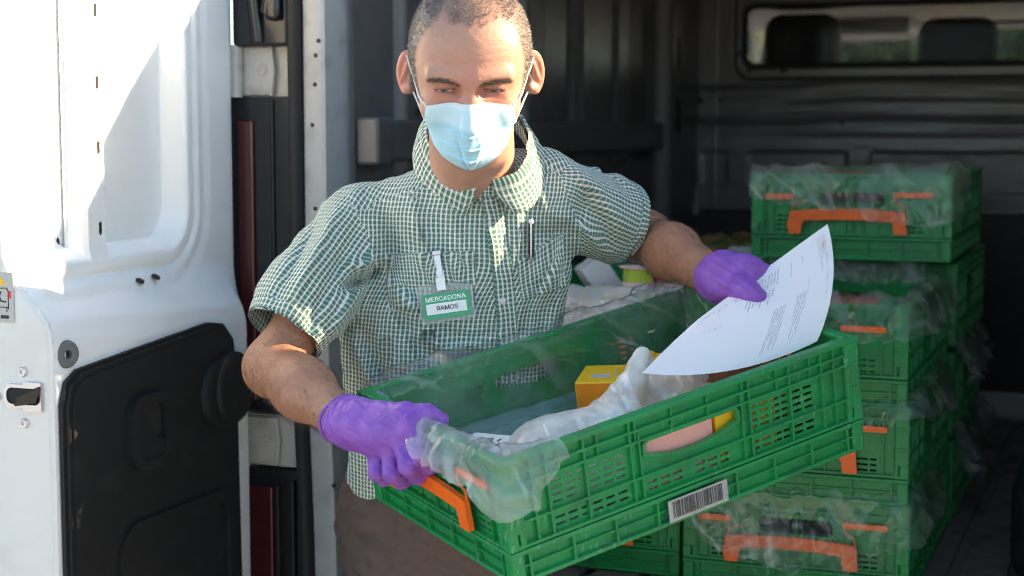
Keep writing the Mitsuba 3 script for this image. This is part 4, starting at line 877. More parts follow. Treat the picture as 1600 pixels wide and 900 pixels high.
FOLDS = [  # polyline in pixels on the front of the shirt, width (m), height (m)
    ([(600, 452), (640, 520), (672, 590)], .008, -.006), ([(612, 440), (660, 500), (700, 570)], .010, .006), ([(570, 520), (600, 580), (622, 640)], .009, -.008), ([(548, 530), (575, 590), (600, 650)], .008, .006),
    ([(640, 520), (700, 545), (760, 540)], .010, .005), ([(660, 545), (720, 575), (790, 560)], .009, -.005), ([(690, 520), (740, 530), (770, 520)], .007, -.004),
    ([(880, 388), (858, 430), (820, 500)], .010, .006), ([(870, 400), (840, 450), (810, 530)], .008, -.006), ([(885, 420), (872, 480), (850, 540)], .007, .005), ([(880, 360), (850, 365), (825, 350)], .008, -.004), ([(880, 340), (855, 330), (840, 290)], .009, .004),
    ([(640, 300), (660, 380), (650, 440)], .012, .004), ([(690, 300), (712, 360), (730, 400)], .010, .003), ([(600, 330), (620, 400), (608, 450)], .010, -.005), ([(800, 310), (812, 350), (800, 420)], .010, .0035),
    ([(525, 330), (490, 400), (450, 480)], .010, .005), ([(560, 350), (520, 430), (480, 520)], .010, -.005), ([(585, 380), (565, 450), (520, 520)], .009, .005), ([(500, 350), (470, 400), (430, 470)], .009, -.004), ([(590, 420), (560, 440), (530, 450)], .008, -.007), ([(598, 400), (570, 415), (545, 415)], .008, .006),
    ([(900, 270), (940, 300), (975, 350)], .009, .004), ([(905, 310), (940, 345), (955, 385)], .009, -.005), ([(893, 345), (920, 365), (940, 390)], .008, .005), ([(890, 240), (940, 270), (985, 300)], .008, -.004), ([(895, 365), (905, 340), (915, 300)], .009, -.004)]
FOLDS += [([(646, 352), (664, 392), (688, 442)], .009, .0050), ([(700, 380), (720, 432)], .007, .0038)]
FW_ = [(np.array([at(a, b, 2.47)[[0, 2]] for a, b in pl]), w, h) for pl, w, h in FOLDS]
def folds(p):
    x, z = p[..., 0], p[..., 2]; out = 0
    s_ = 2.47 / p[..., 1]; x = x * s_; z = 1.53 + (z - 1.53) * s_
    for pl, w, h in FW_:
        best = None; L0 = 0; tot = sum(np.linalg.norm(pl[k + 1] - pl[k]) for k in range(len(pl) - 1))
        for k in range(len(pl) - 1):
            a, b = pl[k], pl[k + 1]; ab = b - a; l2 = ab @ ab; t = np.clip(((x - a[0]) * ab[0] + (z - a[1]) * ab[1]) / l2, 0, 1)
            dd = np.hypot(x - a[0] - t * ab[0], z - a[1] - t * ab[1]); par = (L0 + t * math.sqrt(l2)) / tot
            best = (dd, par) if best is None else (np.minimum(best[0], dd), np.where(dd < best[0], par, best[1])); L0 += math.sqrt(l2)
        out = out + h * np.exp(-(best[0] / w) ** 2) * np.sqrt(np.maximum(np.sin(np.pi * np.clip(best[1] * .9 + .05, 0, 1)), 0))
    return out
VX = [at(745, 255, 2.40), at(760, 296, 2.405)]
def torso_f(p):
    z = np.clip(p[..., 2], tz[0], tz[-1]); a, b = Ta(z), Tb(z)
    dx, dy = p[..., 0] - Tx(z), p[..., 1] - Ty(z)
    k0 = np.sqrt((dx / a) ** 2 + (dy / b) ** 2); k1 = np.sqrt((dx / a ** 2) ** 2 + (dy / b ** 2) ** 2) + 1e-6
    d = k0 * (k0 - 1) / k1
    d = smax(d, p[..., 2] - zt_, .02)
    for S, o in ((SR, .03), (SL, -.02)): d = smin(d, cap(p, N0 + [.0, .03, -.026], S + [o, .01, .012 if o < 0 else .020], .050, .054), .05)
    return d
def sleeveR(p): return smax(smin(cap(p, SR, SR + dR * .14, .063, .066), cap(p, SR + dR * .12, HR + dR * .1, .066, .044), .03), dot(p, nR) - HR @ nR, .002)
def sleeveL(p): return smax(smin(cap(p, SL, SL + dL * .1, .058, .064), cap(p, SL + dL * .08, HL + dL * .1, .064, .064), .03), dot(p, nL) - HL @ nL, .002)
def shirt0(p):
    t, r, l = torso_f(p), sleeveR(p), sleeveL(p)
    d = smin(smin(t, r, .028), l, .028)
    d = smax(d, zb_ - p[..., 2] + .012 * np.sin(p[..., 0] * 30), .003)
    return smax(d, -np.minimum(cap(p, VX[0], VX[1], .030, .012), 1), .008)
def shirt_f(p):
    fine = (np.asarray(meshkit.fbm(p * 17, 3, 12)) - .5) * .012 + (np.asarray(meshkit.fbm((p + .3 * p[..., [2, 2, 0]] * [1, 1, .6]) * [34, 34, 13], 3, 13)) - .5) * .0085
    return shirt0(p) - 2.6 * folds(p) - fine
sv_, sf_ = nets(shirt_f, [-.46, 2.33, zb_ - .03], [.34, 2.80, zt_ + .09], .004)
g_ = grad(shirt_f, sv_, .003)
# open the sleeves, the hem and the neck: drop the flat caps
def capdrop(c, n, pt, nor, r): return (np.abs((c - pt) @ nor) < .0045) & (n @ nor > .75) & (np.linalg.norm(c - pt, axis=1) < r)
st = trimesh.Trimesh(sv_, sf_, process=False); c_ = st.triangles_center; n_ = st.face_normals
drop = capdrop(c_, n_, HR, nR, .11) | capdrop(c_, n_, HL, nL, .11) | ((c_[:, 2] < zb_ + .016) & (n_[:, 2] < -.8))
sf_ = sf_[~drop]; c_ = c_[~drop]; n_ = n_[~drop]
tor, slr, sll = torso_f(c_), sleeveR(c_), sleeveL(c_)
reg = np.zeros(len(c_), int)
reg[(n_[:, 2] > .50) & (c_[:, 2] > at(700, 352, 2.5)[2])] = 1
reg[(slr < tor - .012) & (c_[:, 0] < -.1)] = 2; reg[(sll < tor - .012) & (c_[:, 0] > -.1)] = 3
et = np.linspace(-np.pi, np.pi, 400); el = np.cumsum(np.r_[0, np.hypot(.168 * np.diff(np.sin(et)), .124 * np.diff(np.cos(et)))]); el -= el[200]
shl = (SL - SR) / np.linalg.norm(SL - SR)
def uv_of(p, r):
    if r == 0:
        z = np.clip(p[:, 2], tz[0], tz[-1]); a0, b0 = .165, .124; dx, dy = p[:, 0] - Tx(z), p[:, 1] - Ty(z); ax_ = np.abs(dx); x1 = .8 * a0
        tt = np.arcsin(np.clip(ax_, 0, x1) / a0); fr = np.interp(tt, et, el) - np.interp(0, et, el)
        u = fr + 1.2 * np.maximum(ax_ - x1, 0); u = np.where(dy > .03, .45 - ax_, u)
        return np.stack([np.sign(dx) * u, (p[:, 2] - 1.3) * 1.04 + .03 * p[:, 0]], 1)
    if r == 1: 
        s = np.where(p[:, 0] < -.055, 1, -1); a = p[:, 0] * math.cos(.55) * s - p[:, 1] * math.sin(.55); return np.stack([a * 1.12, p[:, 0] * math.sin(.55) * s + p[:, 1] * math.cos(.55)], 1) * 1.05
    S, D = (SR, dR) if r == 2 else (SL, dL)
    a = np.array([0, 1.0, 0]) - D * D[1]; a /= np.linalg.norm(a); b = np.cross(D, a); q = p - S
    th = np.arctan2(q @ b, q @ a) if r == 2 else np.arctan2(q @ b, q @ a)
    off_ = np.unwrap(np.zeros(1))
    return np.stack([((th + (np.pi if False else 0)) % (2 * np.pi)) * .068, q @ D], 1)
vs_, fs_, us_, o = [], [], [], 0
gs_ = []
for r in range(4):
    f_ = sf_[reg == r]
    if not len(f_): continue
    if r >= 2:                                                               # cut the seam of the angle under the arm
        u = uv_of(sv_, r)[:, 0][f_]; f_ = f_[(u.max(1) - u.min(1)) < .2]
        fl_ = sf_[reg == r]; bad = fl_[(u.max(1) - u.min(1)) >= .2]
        w_, inv_ = np.unique(bad, return_inverse=True); uvb = uv_of(sv_[w_], r); uvb[uvb[:, 0] < .2, 0] += 2 * np.pi * .068
        vs_.append(sv_[w_]); us_.append(uvb); fs_.append(inv_.reshape(-1, 3) + o); gs_.append(g_[w_]); o += len(w_)
    w_, inv_ = np.unique(f_, return_inverse=True); vs_.append(sv_[w_]); us_.append(uv_of(sv_[w_], r)); fs_.append(inv_.reshape(-1, 3) + o); gs_.append(g_[w_]); o += len(w_)
PITCH_C = .0075
def gingham(p, n, uv):
    wob = (FB(uv.x * 30, uv.y * 30, 2.0, 2) - .5) * .0028
    def band(t):
        f = t / PITCH_C - dr.floor(t / PITCH_C); return SS(.0, .08, f) * SS(.73, .65, f)
    a, b = band(uv.x + wob), band(uv.y - wob)
    c = MX(MX((.80, .745, .745), (.62, .60, .59), b), MX((.33, .405, .365), (.066, .175, .13), b), a)
    th = .90 + .2 * N(uv.x * 1500, uv.y * 1500)
    return c * th
scene['shirt_check'] = pr(mikit.proc(gingham), .8, sheen=.3)
sh_v, sh_n = np.vstack(vs_), np.vstack(gs_)
d_ = mikit.ply(trimesh.Trimesh(sh_v, np.vstack(fs_), process=False), 'shirt_check', smooth=True, uv=np.vstack(us_))
d_['filename'] = meshkit.write_ply(trimesh.Trimesh(sh_v, np.vstack(fs_), process=False), True, np.vstack(us_), None, normals=sh_n)
scene['person__shirt'] = d_; labels['person__shirt'] = {'label': 'green and white checked short sleeve shirt'}
def shirt_s(p): return shirt_f(p)
# placket with its edge
cl = [(752, 299), (757, 340), (764, 390), (770, 440), (774, 490), (776, 545), (776, 600)]
cy = np.linspace(299, 600, 90); cx = np.interp(cy, [c[1] for c in cl], [c[0] for c in cl]); w_px = np.interp(cy, [299, 330, 600], [26, 33, 34])
s_ = np.linspace(0, 1, 14); PX = cx[:, None] + w_px[:, None] * s_; PY = cy[:, None] + 0 * PX - 3 * s_
p_ = trace(shirt_s, PX, PY); gp = grad(shirt_s, p_, .005); of = np.interp(s_, [0, .04, .1, .92, 1], [-.003, .0065, .0070, .002, -.001])
PP = p_ + gp * (of[None, :] + np.interp(cy, [299, 312, 365, 410], [.004, .014, .012, 0])[:, None] * np.interp(s_, [0, .05, 1], [.2, 1, 0])[None, :])[..., None]
add('person__shirt__placket', grid(PP), 'shirt_check', smooth=True, uv=np.stack([np.broadcast_to(s_ * .034, PX.shape), np.broadcast_to(((cy - 299) / 1020)[:, None], PX.shape)], -1).reshape(-1, 2))
m, u = patch(shirt_s, [(600, 397), (741, 392), (744, 480), (606, 486)], .0028); add('person__shirt__pocket', m, 'shirt_check', smooth=True, uv=u + [.003, .004])
m, u = patch(shirt_s, [(600, 397), (742, 391), (746, 446), (604, 450)], .0050); add('person__shirt__pocket_flap', m, 'shirt_check', smooth=True, uv=u + [.003, .004])
m, u = patch(shirt_s, [(806, 408), (880, 362), (884, 450), (815, 470)], .0034); add('person__shirt__pocket_001', m, 'shirt_check', smooth=True, uv=u)
scene['button_mat'] = pr((.74, .66, .66), .3, specular=.6)
for i, (bx_, by_) in enumerate(((778, 394), (785, 468), (790, 540))):
    p_ = trace(shirt_s, np.array([bx_ - 1.0]), np.array([by_]), off=.006)[0]; g = grad(shirt_s, p_[None], .006)[0]
    add('person__shirt__' + num('button', i), lathe(p_, g, [(.0001, .001), (.0025, .001), (.003, .0018), (.0042, .0018), (.0047, .001), (.0047, -.001), (.0001, -.001)], 20), 'button_mat', smooth=40)
# rolled hems of the sleeves
for i, (f_s, H_, n__, S_) in enumerate(((sleeveR, HR, nR, SR), (sleeveL, HL, nL, SL))):
    a = np.cross(n__, [0, 1.0, .2]); a /= np.linalg.norm(a); b = np.cross(n__, a); th = np.linspace(0, 2 * np.pi, 120)
    ring = []
    for back in (0.001, .004, .010, .018, .0195):
        r = np.full(120, .02); c0 = H_ - n__ * back
        for _ in range(40):
            pt = c0 + np.cos(th)[:, None] * a * r[:, None] + np.sin(th)[:, None] * b * r[:, None]; r = r - np.clip(shirt_f(pt) if back > .003 else (shirt_f(pt - n__ * .005)), -.01, .01) * .7
        off_ = {.001: .0012, .004: .0022, .010: .0022, .018: .0022, .0195: -.001}[back]
        r = r + off_; ring.append(c0 + np.cos(th)[:, None] * a * r[:, None] + np.sin(th)[:, None] * b * r[:, None])
    P = np.array(ring); uvh = np.stack([np.broadcast_to(th * .068, (5, 120)), np.broadcast_to(np.array([0.001, .004, .010, .018, .0195])[:, None], (5, 120))], -1)
    add('person__shirt__' + num('sleeve_hem', i), grid(P), 'shirt_check', smooth=True, uv=uvh.reshape(-1, 2))
# collar
cc_ = (at(652, 205, 2.45) + at(819, 222, 2.45)) / 2; Xc = np.array([1, 0, -.04]); rx = .0765
front_c, back_c = at(757, 289, 2.392), cc_ + np.array([0, .065, .060])
Bv = (back_c - front_c) / 2; cen_c = (front_c + back_c) / 2
Nn = np.cross(Xc, Bv / np.linalg.norm(Bv)); Nn /= np.linalg.norm(Nn); Nn = Nn if Nn[2] > 0 else -Nn
def collar_leaf(sgn):
    ph = np.linspace(math.radians(7), math.radians(185), 90) ; tt = np.linspace(0, 1, 26)
    PH, TT = np.meshgrid(ph, tt, indexing='ij')
    radial = np.sin(PH)[..., None] * Xc * sgn - np.cos(PH)[..., None] * Bv / np.linalg.norm(Bv)
    top = cen_c + np.sin(PH)[..., None] * Xc * rx * sgn - np.cos(PH)[..., None] * Bv
    deg = np.degrees(PH)
    ln = np.interp(deg, [7, 14, 30, 60, 100, 185], [.058, .070, .066, .060, .052, .044] if sgn < 0 else [.024, .030, .034, .040, .044, .044])
    fl = np.interp(deg, [7, 14, 30, 60, 185], [.016, .024, .027, .026, .018] if sgn < 0 else [.016, .032, .038, .030, .018])
    tang = np.cos(PH)[..., None] * Xc * sgn + np.sin(PH)[..., None] * Bv / np.linalg.norm(Bv)
    curl = np.sin(TT * np.pi / 2)
    P = top + radial * (fl * (TT ** .6) + .004 * np.sin(TT * 3.1))[..., None] - Nn * (ln * (TT - .16 * np.exp(-((TT) / .1) ** 2)))[..., None]
    P = P + tang * (np.interp(deg, [7, 14, 25, 40], [.018, .014, .006, 0]) * TT)[..., None]
    P += Nn * (.006 * np.exp(-(TT / .12) ** 2))[..., None]
    P += radial * ((np.asarray(meshkit.fbm(np.stack([PH * 3 + sgn, TT * 2, PH * 0], -1), 3, 4)) - .5) * .008)[..., None]
    uv = np.stack([PH * .08, TT * .05], -1)
    P2 = P - radial * .0016
    return cat([grid(P), grid(P2)]), np.vstack([uv.reshape(-1, 2)] * 2)
def collar_stand(sgn):
    ph = np.linspace(math.radians(-4 if sgn < 0 else 2), math.radians(185), 80); tt = np.linspace(0, 1, 12); PH, TT = np.meshgrid(ph, tt, indexing='ij')
    radial = np.sin(PH)[..., None] * Xc * sgn - np.cos(PH)[..., None] * Bv / np.linalg.norm(Bv)
    top = cen_c + np.sin(PH)[..., None] * Xc * (rx - .002) * sgn - np.cos(PH)[..., None] * Bv * .98
    P = top - Nn * (TT * .036)[..., None] + radial * (.004 * TT)[..., None]
    return grid(P), np.stack([PH * .08, TT * .036], -1).reshape(-1, 2)
for i, sg in enumerate((-1, 1)):
    m, u = collar_leaf(sg); add('person__shirt__' + num('collar', i), m, 'shirt_check', smooth=True, uv=u)
    m, u = collar_stand(sg); add('person__shirt__' + num('collar_stand', i), m, 'shirt_check', smooth=True, uv=u)
# trousers and shoes
scene['trouser_cloth'] = pr(speck((.105, .072, .066), (.075, .052, .048), 60, .8), .85, sheen=.2)
PV = at(690, 800, 2.63); hipR, hipL = at(632, 870, 2.63), at(765, 870, 2.65); kR, kL = np.array([hipR[0] - .03, 2.58, .50]), np.array([hipL[0] + .04, 2.66, .50]); fR, fL = np.array([kR[0] - .02, 2.62, .07]), np.array([kL[0] + .02, 2.74, .07])
def trouser_f(p):
    d = ell(p, PV, (.168, .128, .17))
    for h_, k_, f__ in ((hipR, kR, fR), (hipL, kL, fL)): d = smin(d, smin(cap(p, h_, k_, .094, .072), cap(p, k_, f__, .070, .062), .03), .04)
    a = at(618, 790, 2.5); b = at(600, 880, 2.5); x = p[..., 0]
    pk = np.abs(cap(p * [1, 0, 1], a * [1, 0, 1], b * [1, 0, 1], 0, 0)); d = d + .004 * np.exp(-(pk / .006) ** 2)
    return d - (np.asarray(meshkit.fbm(p * 12, 3, 31)) - .5) * .03 - (np.asarray(meshkit.fbm(p * [26, 26, 60] + p[..., [2, 2, 0]] * 18, 3, 33)) - .5) * .024
v, f = nets(trouser_f, np.min([PV - .2, fR - .1, fL - .1], 0) * [1, 1, 0] + [0, -.05, .03], np.max([PV + .2, fL + .12, kL + .12], 0) * [1, 1, 0] + [0, 0, PV[2] + .2], .008)
add('person__trousers', trimesh.Trimesh(v, f, process=False), 'trouser_cloth', smooth=True, label='brown work trousers')
for i, f0 in enumerate((fR, fL)):
    fn_ = lambda p: smax(smin(cap(p, f0 * [1, 1, 0] + [0, .02, .05], f0 * [1, 1, 0] + [0, -.17, .035], .05, .042), cap(p, f0, f0 + [0, 0, .06], .05, .05), .03), .004 - p[..., 2], .004)
    v, f = nets(fn_, f0 * [1, 1, 0] + [-.1, -.25, -.02], f0 * [1, 1, 0] + [.1, .1, .16], .006); add('person__' + num('shoe', i), trimesh.Trimesh(v, f, process=False), 'rubber_and_hole_black', smooth=True)
# gloves
def fing(p, ps, rs, k=.005):
    d = None
    for a, b, ra, rb in zip(ps[:-1], ps[1:], rs[:-1], rs[1:]):
        c = cap(p, a, b, ra, rb); d = c if d is None else smin(d, c, k)
    return d
A_ = lambda *t: at(*t)
wr0 = WR + (ER - WR) / np.linalg.norm(ER - WR) * .012
fR_ = [[A_(643, 664, 2.140), A_(659, 708, 2.118), A_(672, 728, 2.150), A_(668, 734, 2.178)], [A_(628, 680, 2.150), A_(638, 729, 2.126), A_(652, 743, 2.160), A_(650, 742, 2.185)],
       [A_(608, 692, 2.165), A_(612, 741, 2.146), A_(628, 752, 2.180), A_(630, 745, 2.2)], [A_(588, 698, 2.185), A_(588, 738, 2.170), A_(602, 748, 2.2), A_(606, 742, 2.215)]]
def gwr(p, W, sd):                                                          # fine pulled wrinkles of thin nitrile
    a = np.asarray(meshkit.fbm(p * [40, 40, 90] + p[..., [2, 0, 0]] * 50, 3, sd)); return .0016 * np.exp(-((a - .5) / .035) ** 2)
def gloveR(p):
    d = smin(cap(p, wr0, A_(555, 662, 2.205), .0335, .032), cap(p, A_(555, 662, 2.205), A_(600, 676, 2.165), .031, .026), .02)
    for f__, r0 in zip(fR_, (.0145, .015, .0145, .0125)):
        d = smin(d, cap(p, A_(560, 665, 2.205), f__[0], .024, r0 + .002), .016)
    for f__, r0 in zip(fR_, (.0122, .0125, .0118, .0108)): d = smin(d, fing(p, f__, (r0 + .002, r0, r0 - .001, r0 - .002)), .006)
    th = fing(p, [A_(572, 648, 2.195), A_(632, 646, 2.155), A_(664, 647, 2.150), A_(688, 657, 2.155)], (.020, .0155, .0130, .0112), .006); d = smin(d, th, .008)
    d = smax(d, -(dot(p, (WR - ER) / np.linalg.norm(WR - ER)) - wr0 @ ((WR - ER) / np.linalg.norm(WR - ER))), .002)
    r = p - WR; ax = (WR - ER) / np.linalg.norm(WR - ER); s = r @ ax
    d = d + .0022 * np.sin(s * 420 + r[..., 2] * 260 + 3 * np.asarray(meshkit.noise(p * 30, 3))) * np.exp(-((s - .004) / .016) ** 2)
    return d - (np.asarray(meshkit.fbm(p * [38, 38, 38], 2, 8)) - .5) * .003 - gwr(p, WR, 8)
gv, gf = nets(gloveR, WR + [-.08, -.16, -.13], WR + [.20, .09, .07], .0026)
def glove_col(p, n, uv): return MX((.225, .075, .42), (.30, .11, .51), SS(.3, .75, FB(p.x * 60, p.y * 60, p.z * 60, 3)))
scene['glove_purple'] = pr(mikit.proc(glove_col), .42, specular=.45, sheen=.2)
def cuff(W, ax, r):
    ax = ax / np.linalg.norm(ax); x = np.cross(ax, [0, 0, 1.0]); x /= np.linalg.norm(x); y = np.cross(ax, x); th = np.linspace(0, 2 * np.pi, 60)
    return tube([W + (np.cos(t) * x + np.sin(t) * y) * r + ax * .0015 * np.sin(t * 5) for t in th], .0021, 8, cap=False)
gl = trimesh.Trimesh(gv, gf, process=False)
add('person__glove', gl, 'glove_purple', smooth=True, label='purple glove gripping the crate end')
AL_ = lambda x, y, Y: at(x, y, Y - .045)
wl0 = WL + (EL - WL) / np.linalg.norm(EL - WL) * .010
kn = [AL_(1168, 418, 2.435), AL_(1172, 428, 2.455), AL_(1172, 440, 2.47), AL_(1168, 452, 2.48)]
fL_ = [[kn[0], AL_(1196, 427, 2.452), AL_(1214, 440, 2.462), AL_(1226, 450, 2.47)], [kn[1], AL_(1202, 440, 2.475), AL_(1222, 456, 2.48), AL_(1232, 466, 2.485)], [kn[2], AL_(1200, 456, 2.488), AL_(1218, 472, 2.49), AL_(1226, 480, 2.49)], [kn[3], AL_(1190, 468, 2.495), AL_(1204, 480, 2.5), AL_(1210, 486, 2.5)]]
def gloveL(p):
    d = smin(cap(p, wl0, AL_(1132, 434, 2.465), .033, .033), cap(p, AL_(1132, 434, 2.465), AL_(1155, 434, 2.45), .033, .030), .02)
    for f__, r0 in zip(fL_, (.014, .0145, .014, .012)): d = smin(d, cap(p, AL_(1135, 436, 2.46), f__[0], .026, r0 + .004), .022)
    for f__, r0 in zip(fL_, (.0115, .012, .0112, .010)): d = smin(d, fing(p, f__, (r0 + .003, r0 + .001, r0, r0 - .002)), .008)
    th = fing(p, [AL_(1132, 448, 2.445), AL_(1156, 449, 2.408), AL_(1172, 456, 2.395), AL_(1184, 463, 2.392)], (.022, .017, .0142, .0128), .008); d = smin(d, th, .010)
    ax = (WL - EL) / np.linalg.norm(WL - EL); d = smax(d, -(dot(p, ax) - wl0 @ ax), .002)
    r = p - WL; s = r @ ax
    d = d + .002 * np.sin(s * 420 + r[..., 2] * 200 + 3 * np.asarray(meshkit.noise(p * 30, 3))) * np.exp(-((s - .004) / .014) ** 2)
    rt = p - AL_(1158, 451, 2.405); st_ = rt[..., 0]
    return d - (np.asarray(meshkit.fbm(p * 40, 2, 18)) - .5) * .0026 - gwr(p, WL, 9)
gv, gf = nets(gloveL, WL + [-.07, -.17, -.12], WL + [.17, .09, .08], .0026)
add('person__glove_001', trimesh.Trimesh(gv, gf, process=False), 'glove_purple', smooth=True, label='purple glove holding the paper')
add('person__glove__cuff', cuff(wr0, WR - ER, .0352), 'glove_purple', smooth=True); add('person__glove_001__cuff', cuff(wl0, WL - EL, .0338), 'glove_purple', smooth=True)

# paper in the hand
P1, P2, P3, P4 = at(1293, 350, 2.45), at(1277, 533, 2.305), at(1003, 583, 2.17), at(1092, 498, 2.345)
def qb(a, b, c, t): t = t[..., None]; return (1 - t) ** 2 * a + 2 * t * (1 - t) * c + t * t * b
s, t = np.meshgrid(np.linspace(0, 1, 70), np.linspace(0, 1, 50), indexing='ij')          # s along the long edge P4->P1 / P3->P2, t from the held edge down
c41 = (P4 + P1) / 2 + [0, -.008, .004]; c32 = (P3 + P2) / 2 + [.0, -.012, -.036]; c43 = (P4 + P3) / 2 + [0, .0, .004]; c12 = (P1 + P2) / 2 + [.030, -.005, .0]
E0, E1 = qb(P4, P1, c41, s), qb(P3, P2, c32, s); G0, G1 = qb(P4, P3, c43, t), qb(P1, P2, c12, t)
S3, T3 = s[..., None], t[..., None]
PA = (1 - T3) * E0 + T3 * E1 + (1 - S3) * G0 + S3 * G1 - ((1 - S3) * (1 - T3) * P4 + S3 * (1 - T3) * P1 + (1 - S3) * T3 * P3 + S3 * T3 * P2)
def paper_col(p, n, uv):
    x, y = uv.x, uv.y
    def blk(x0, x1, y0, y1, rows, dens, seed):
        # rows of words: lines run along v, stacked along u
        inb = SS(x0 - .001, x0, x) * SS(x1 + .001, x1, x) * SS(y0 - .002, y0, y) * SS(y1 + .002, y1, y)
        r = (x - x0) / (x1 - x0) * rows; fr = r - dr.floor(r); ln = SS(.2, .3, fr) * SS(.75, .65, fr)
        wd = SS(1 - dens - .05, 1 - dens + .05, mikit.cell_rand(dr.floor(y * 130), dr.floor(r), seed)); ends = SS(.0, .02, mikit.cell_rand(dr.floor(r), seed, 3) * (y1 - y0) + y0 + .35 * (y1 - y0) - y)
        return inb * ln * wd * ends
    ink = blk(.90, .965, .06, .34, 9, .75, 1) * .5 + blk(.955, .965, .36, .62, 2, .7, 9) * .45
    ink += blk(.78, .79, .12, .2, 1, .9, 2) * .45 + blk(.70, .71, .12, .26, 1, .9, 3) * .5 + blk(.83, .838, .36, .5, 1, .8, 4) * .4
    ink += blk(.44, .62, .10, .24, 8, .75, 5) * .45 + blk(.40, .60, .27, .42, 8, .75, 6) * .45 + blk(.08, .44, .12, .22, 16, .7, 7) * .4
    ink += blk(.62, .70, .50, .92, 7, .9, 8) * .5 + blk(.76, .83, .46, .9, 6, .9, 10) * .45 + blk(.10, .3, .45, .48, 6, .5, 11) * .3
    redm = SS(.935, .937, x) * SS(.948, .946, x) * SS(.10, .11, y) * SS(.17, .16, y)
    return MX(MX((.88, .845, .85), (.16, .16, .18), dr.clip(ink, 0, .7)), (.7, .15, .15), redm * .5)
scene['paper_print'] = pr(mikit.proc(paper_col), .75)
nrm = np.cross(np.gradient(PA, axis=0), np.gradient(PA, axis=1)); nrm /= np.linalg.norm(nrm, axis=-1, keepdims=True); nrm *= np.sign(-nrm[..., 1:2])
add('paper_sheet', grid(PA), 'paper_print', smooth=True, uv=np.stack([s, t], -1).reshape(-1, 2))
L('paper_sheet', 'white printed sheet of paper held in the gloved hand above the crate', 'paper')
# pen
pp = trace(shirt_s, np.array([822.0, 822, 823]), np.array([347.0, 375, 402]), off=.010)
pa, pb = pp[0], pp[2] + np.array([0, .003, 0])
add('pen', tube([pa, pa + (pb - pa) * .5, pb], .0042, 14), 'black_gloss', smooth=40)
ax = (pb - pa) / np.linalg.norm(pb - pa); og = np.array([0, -.0055, 0])
add('pen__clip', cat([tube([pa + og - ax * .002, pa + og * 1.3 + ax * .01, pa + og * 1.2 + ax * .05], [.0018, .0020, .0014], 8), tube([pa + ax * .050 + og * .6, pa + ax * .058 + og * .4], [.0032, .002], 10)]), 'steel', smooth=40)
add('pen__cap_end', lathe(pa, -ax, [(.0001, .007), (.003, .0065), (.0040, .003), (.0042, -.001)], 14), 'steel', smooth=40)
L('pen', 'black and silver pen clipped in the shirt pocket', 'pen')
# name badge
bq = [np.array(v_, float) for v_ in ((658, 462), (733, 452), (737, 491), (664, 502))]
bp = [trace(shirt_s, np.array([v_[0]]), np.array([v_[1]]))[0] for v_ in bq]
yb = min(p[1] for p in bp) - .004
bp = [at(v_[0], v_[1], yb + (.0 if k < 2 else -.004)) for k, v_ in enumerate(bq)]
bxv = (bp[1] - bp[0] + bp[2] - bp[3]) / 2; bw = np.linalg.norm(bxv); bxv /= bw; byv = (bp[0] - bp[3] + bp[1] - bp[2]) / 2; byv -= bxv * (byv @ bxv); bh = np.linalg.norm(byv); byv /= bh; bn = np.cross(bxv, byv); bo = (bp[0] + bp[1] + bp[2] + bp[3]) / 4 - bxv * bw / 2 - byv * bh / 2
bn = bn if bn[1] < 0 else -bn
Bd = lambda m, k=0.0: place(m, bo + bn * k, bxv, byv, bn)
scene['badge_green'] = pr((.02, .30, .13), .35, clearcoat=.6, clearcoat_gloss=.9); scene['badge_clear'] = film_bsdf(.12, (.8, .8, .8), .15)
add('name_badge', Bd(extr(rr(0, bw, 0, bh, .002), .0016)), 'badge_green')
add('name_badge__name_field', Bd(extr(rr(.005, bw - .006, .0075, .0235, .0006), .0005), .0017), 'paper_white')
def txt(s_, h, x0, y0, wmax, k, bold=True):
    m = meshkit.text_mesh(s_, h, .0004, bold); m.apply_translation(-m.bounds[0]); sc = wmax / m.bounds[1][0]; m.apply_scale([sc, h / m.bounds[1][1], 1]); m.apply_translation([x0, y0, 0]); return Bd(m, k)
add('name_badge__lettering', txt('MERCADONA', .0072, .0055, .0265, bw - .011, .0017), 'paper_white'); add('name_badge__lettering_001', txt('RAMOS', .0070, .0205, .0125, .032, .0024), 'ink')
hold = rr(-.005, bw + .005, -.005, bh + .014, .003); add('name_badge__holder', Bd(extr(hold, .0004), -.0008), 'badge_clear')
cm = bw * .50
scene['strap_clear'] = pr((.82, .82, .80), .25, specular=.7, clearcoat=.8, clearcoat_gloss=.9)
add('name_badge__strap', Bd(rbx(cm - .011, cm + .003, bh + .004, bh + .034, -.001, .001, .001), .0045), 'strap_clear', smooth=30)
add('name_badge__clip', Bd(cat([rbx(cm - .0095, cm + .0015, bh + .028, bh + .060, -.002, .003, .0015), cyl([cm - .004, bh + .030, .003], [0, 0, 1], .005, .002, 16), rbx(cm - .011, cm + .003, bh + .056, bh + .064, -.004, .004, .002)]), .0045), 'steel', smooth=30)
L('name_badge', 'green name badge hanging from a metal clip on the shirt pocket', 'badge')

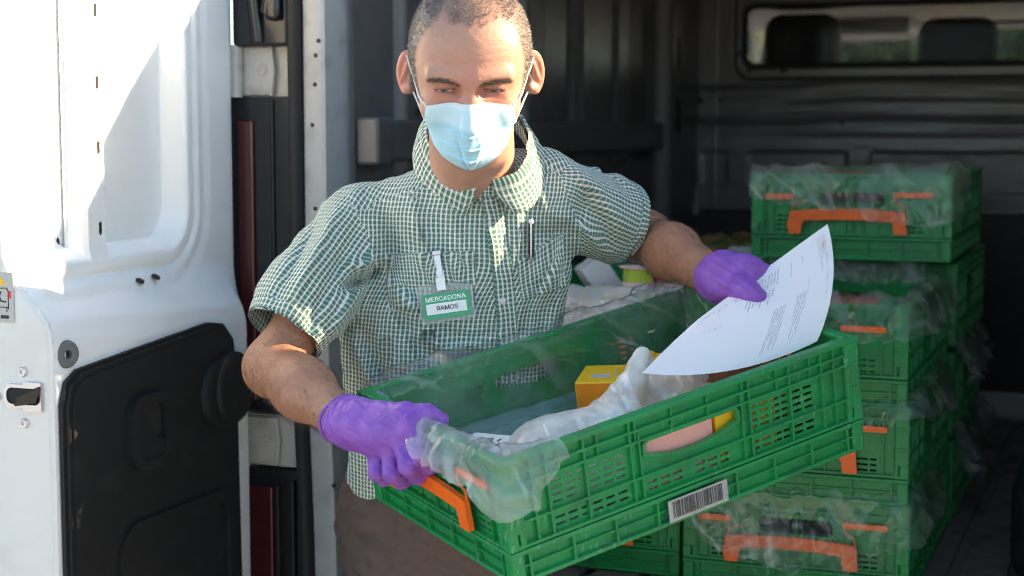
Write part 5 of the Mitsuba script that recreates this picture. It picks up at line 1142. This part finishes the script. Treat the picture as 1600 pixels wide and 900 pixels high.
# ------------------------------------------------------------------ what stands beyond the windscreen
scene['facade_mat'] = pr(speck((.085, .07, .062), (.06, .054, .048), 2, .6), .85); scene['bark'] = pr(speck((.16, .12, .09), (.08, .06, .05), 12, .9), .9)
scene['leaf_mat'] = {'type': 'principledthin', 'base_color': {'type': 'rgb', 'value': [.045, .075, .026]}, 'roughness': .5, 'diff_trans': .45}
hb2 = [bx(13, 20, -6, 3.2, 0, 7)]
add('street_house', vmesh(cat(hb2)), 'facade_mat'); L('street_house', 'pale house seen through the cab windows', 'house')
for i, v0 in enumerate((-4.5, -2.4, -.3, 1.8)):
    add('street_house__' + num('window', i), vmesh(cat([bx(12.98, 13.02, v0, v0 + .9, 1.0, 2.4)])), 'black_gloss')
    add('street_house__' + num('window_sill', i), vmesh(bx(12.9, 13.0, v0 - .08, v0 + .98, .92, .99)), 'white_paint')
add('street_house__bright_panel', vmesh(bx(12.93, 12.985, -1.28, -.88, 2.0, 2.36)), 'white_paint')  # invented white panel, its colour makes a bright patch beyond the cab
add('street_house__gable', vmesh(place(extr(Polygon([(-.80, 2.74), (-.42, 2.72), (-.80, 2.42)]), .06), [12.92, 0, 0], [0, 1, 0], [0, 0, 1], [1, 0, 0])), 'white_paint')
def tree(i, u, v, h, seed, lab):
    rng = np.random.RandomState(seed); k = num('street_tree', i); base_ = van(u, v, 0)
    tr = [tube([base_, base_ + [.05, .02, h * .3], base_ + [0, .05, h * .62]], [.16, .12, .07], 10)]
    tips = []
    for j in range(9):
        a = rng.uniform(0, 6.28); st_ = base_ + [0, 0, h * rng.uniform(.3, .6)]; en = st_ + np.array([math.cos(a) * h * .22, math.sin(a) * h * .22, h * rng.uniform(.05, .3)]); tr.append(tube([st_, (st_ + en) / 2 + [0, 0, .1], en], [.06, .04, .02], 7)); tips.append(en)
    n = 5200; c = np.array(tips)[rng.randint(0, 9, n)] + rng.normal(size=(n, 3)) * h * .085
    d = rng.normal(size=(n, 3)); d /= np.linalg.norm(d, axis=1, keepdims=True); s_ = np.cross(d, rng.normal(size=(n, 3))); s_ /= np.linalg.norm(s_, axis=1, keepdims=True); l = rng.uniform(.07, .13, (n, 1))
    Vv = np.stack([c - d * l, c + s_ * l * .5, c + d * l, c - s_ * l * .5], 1).reshape(-1, 3); b = (np.arange(n) * 4)[:, None]
    add(k + '__trunk', cat(tr), 'bark', smooth=40); add(k + '__crown', trimesh.Trimesh(Vv, np.vstack([b + [0, 1, 2], b + [0, 2, 3]]), process=False), 'leaf_mat'); L(k, lab, 'tree')
tree(0, 9.0, .05, 3.3, 5, 'leafy street tree seen through the cab, left of the right headrest'); tree(1, 8.5, .95, 3.3, 6, 'leafy street tree at the right end of the cab window')
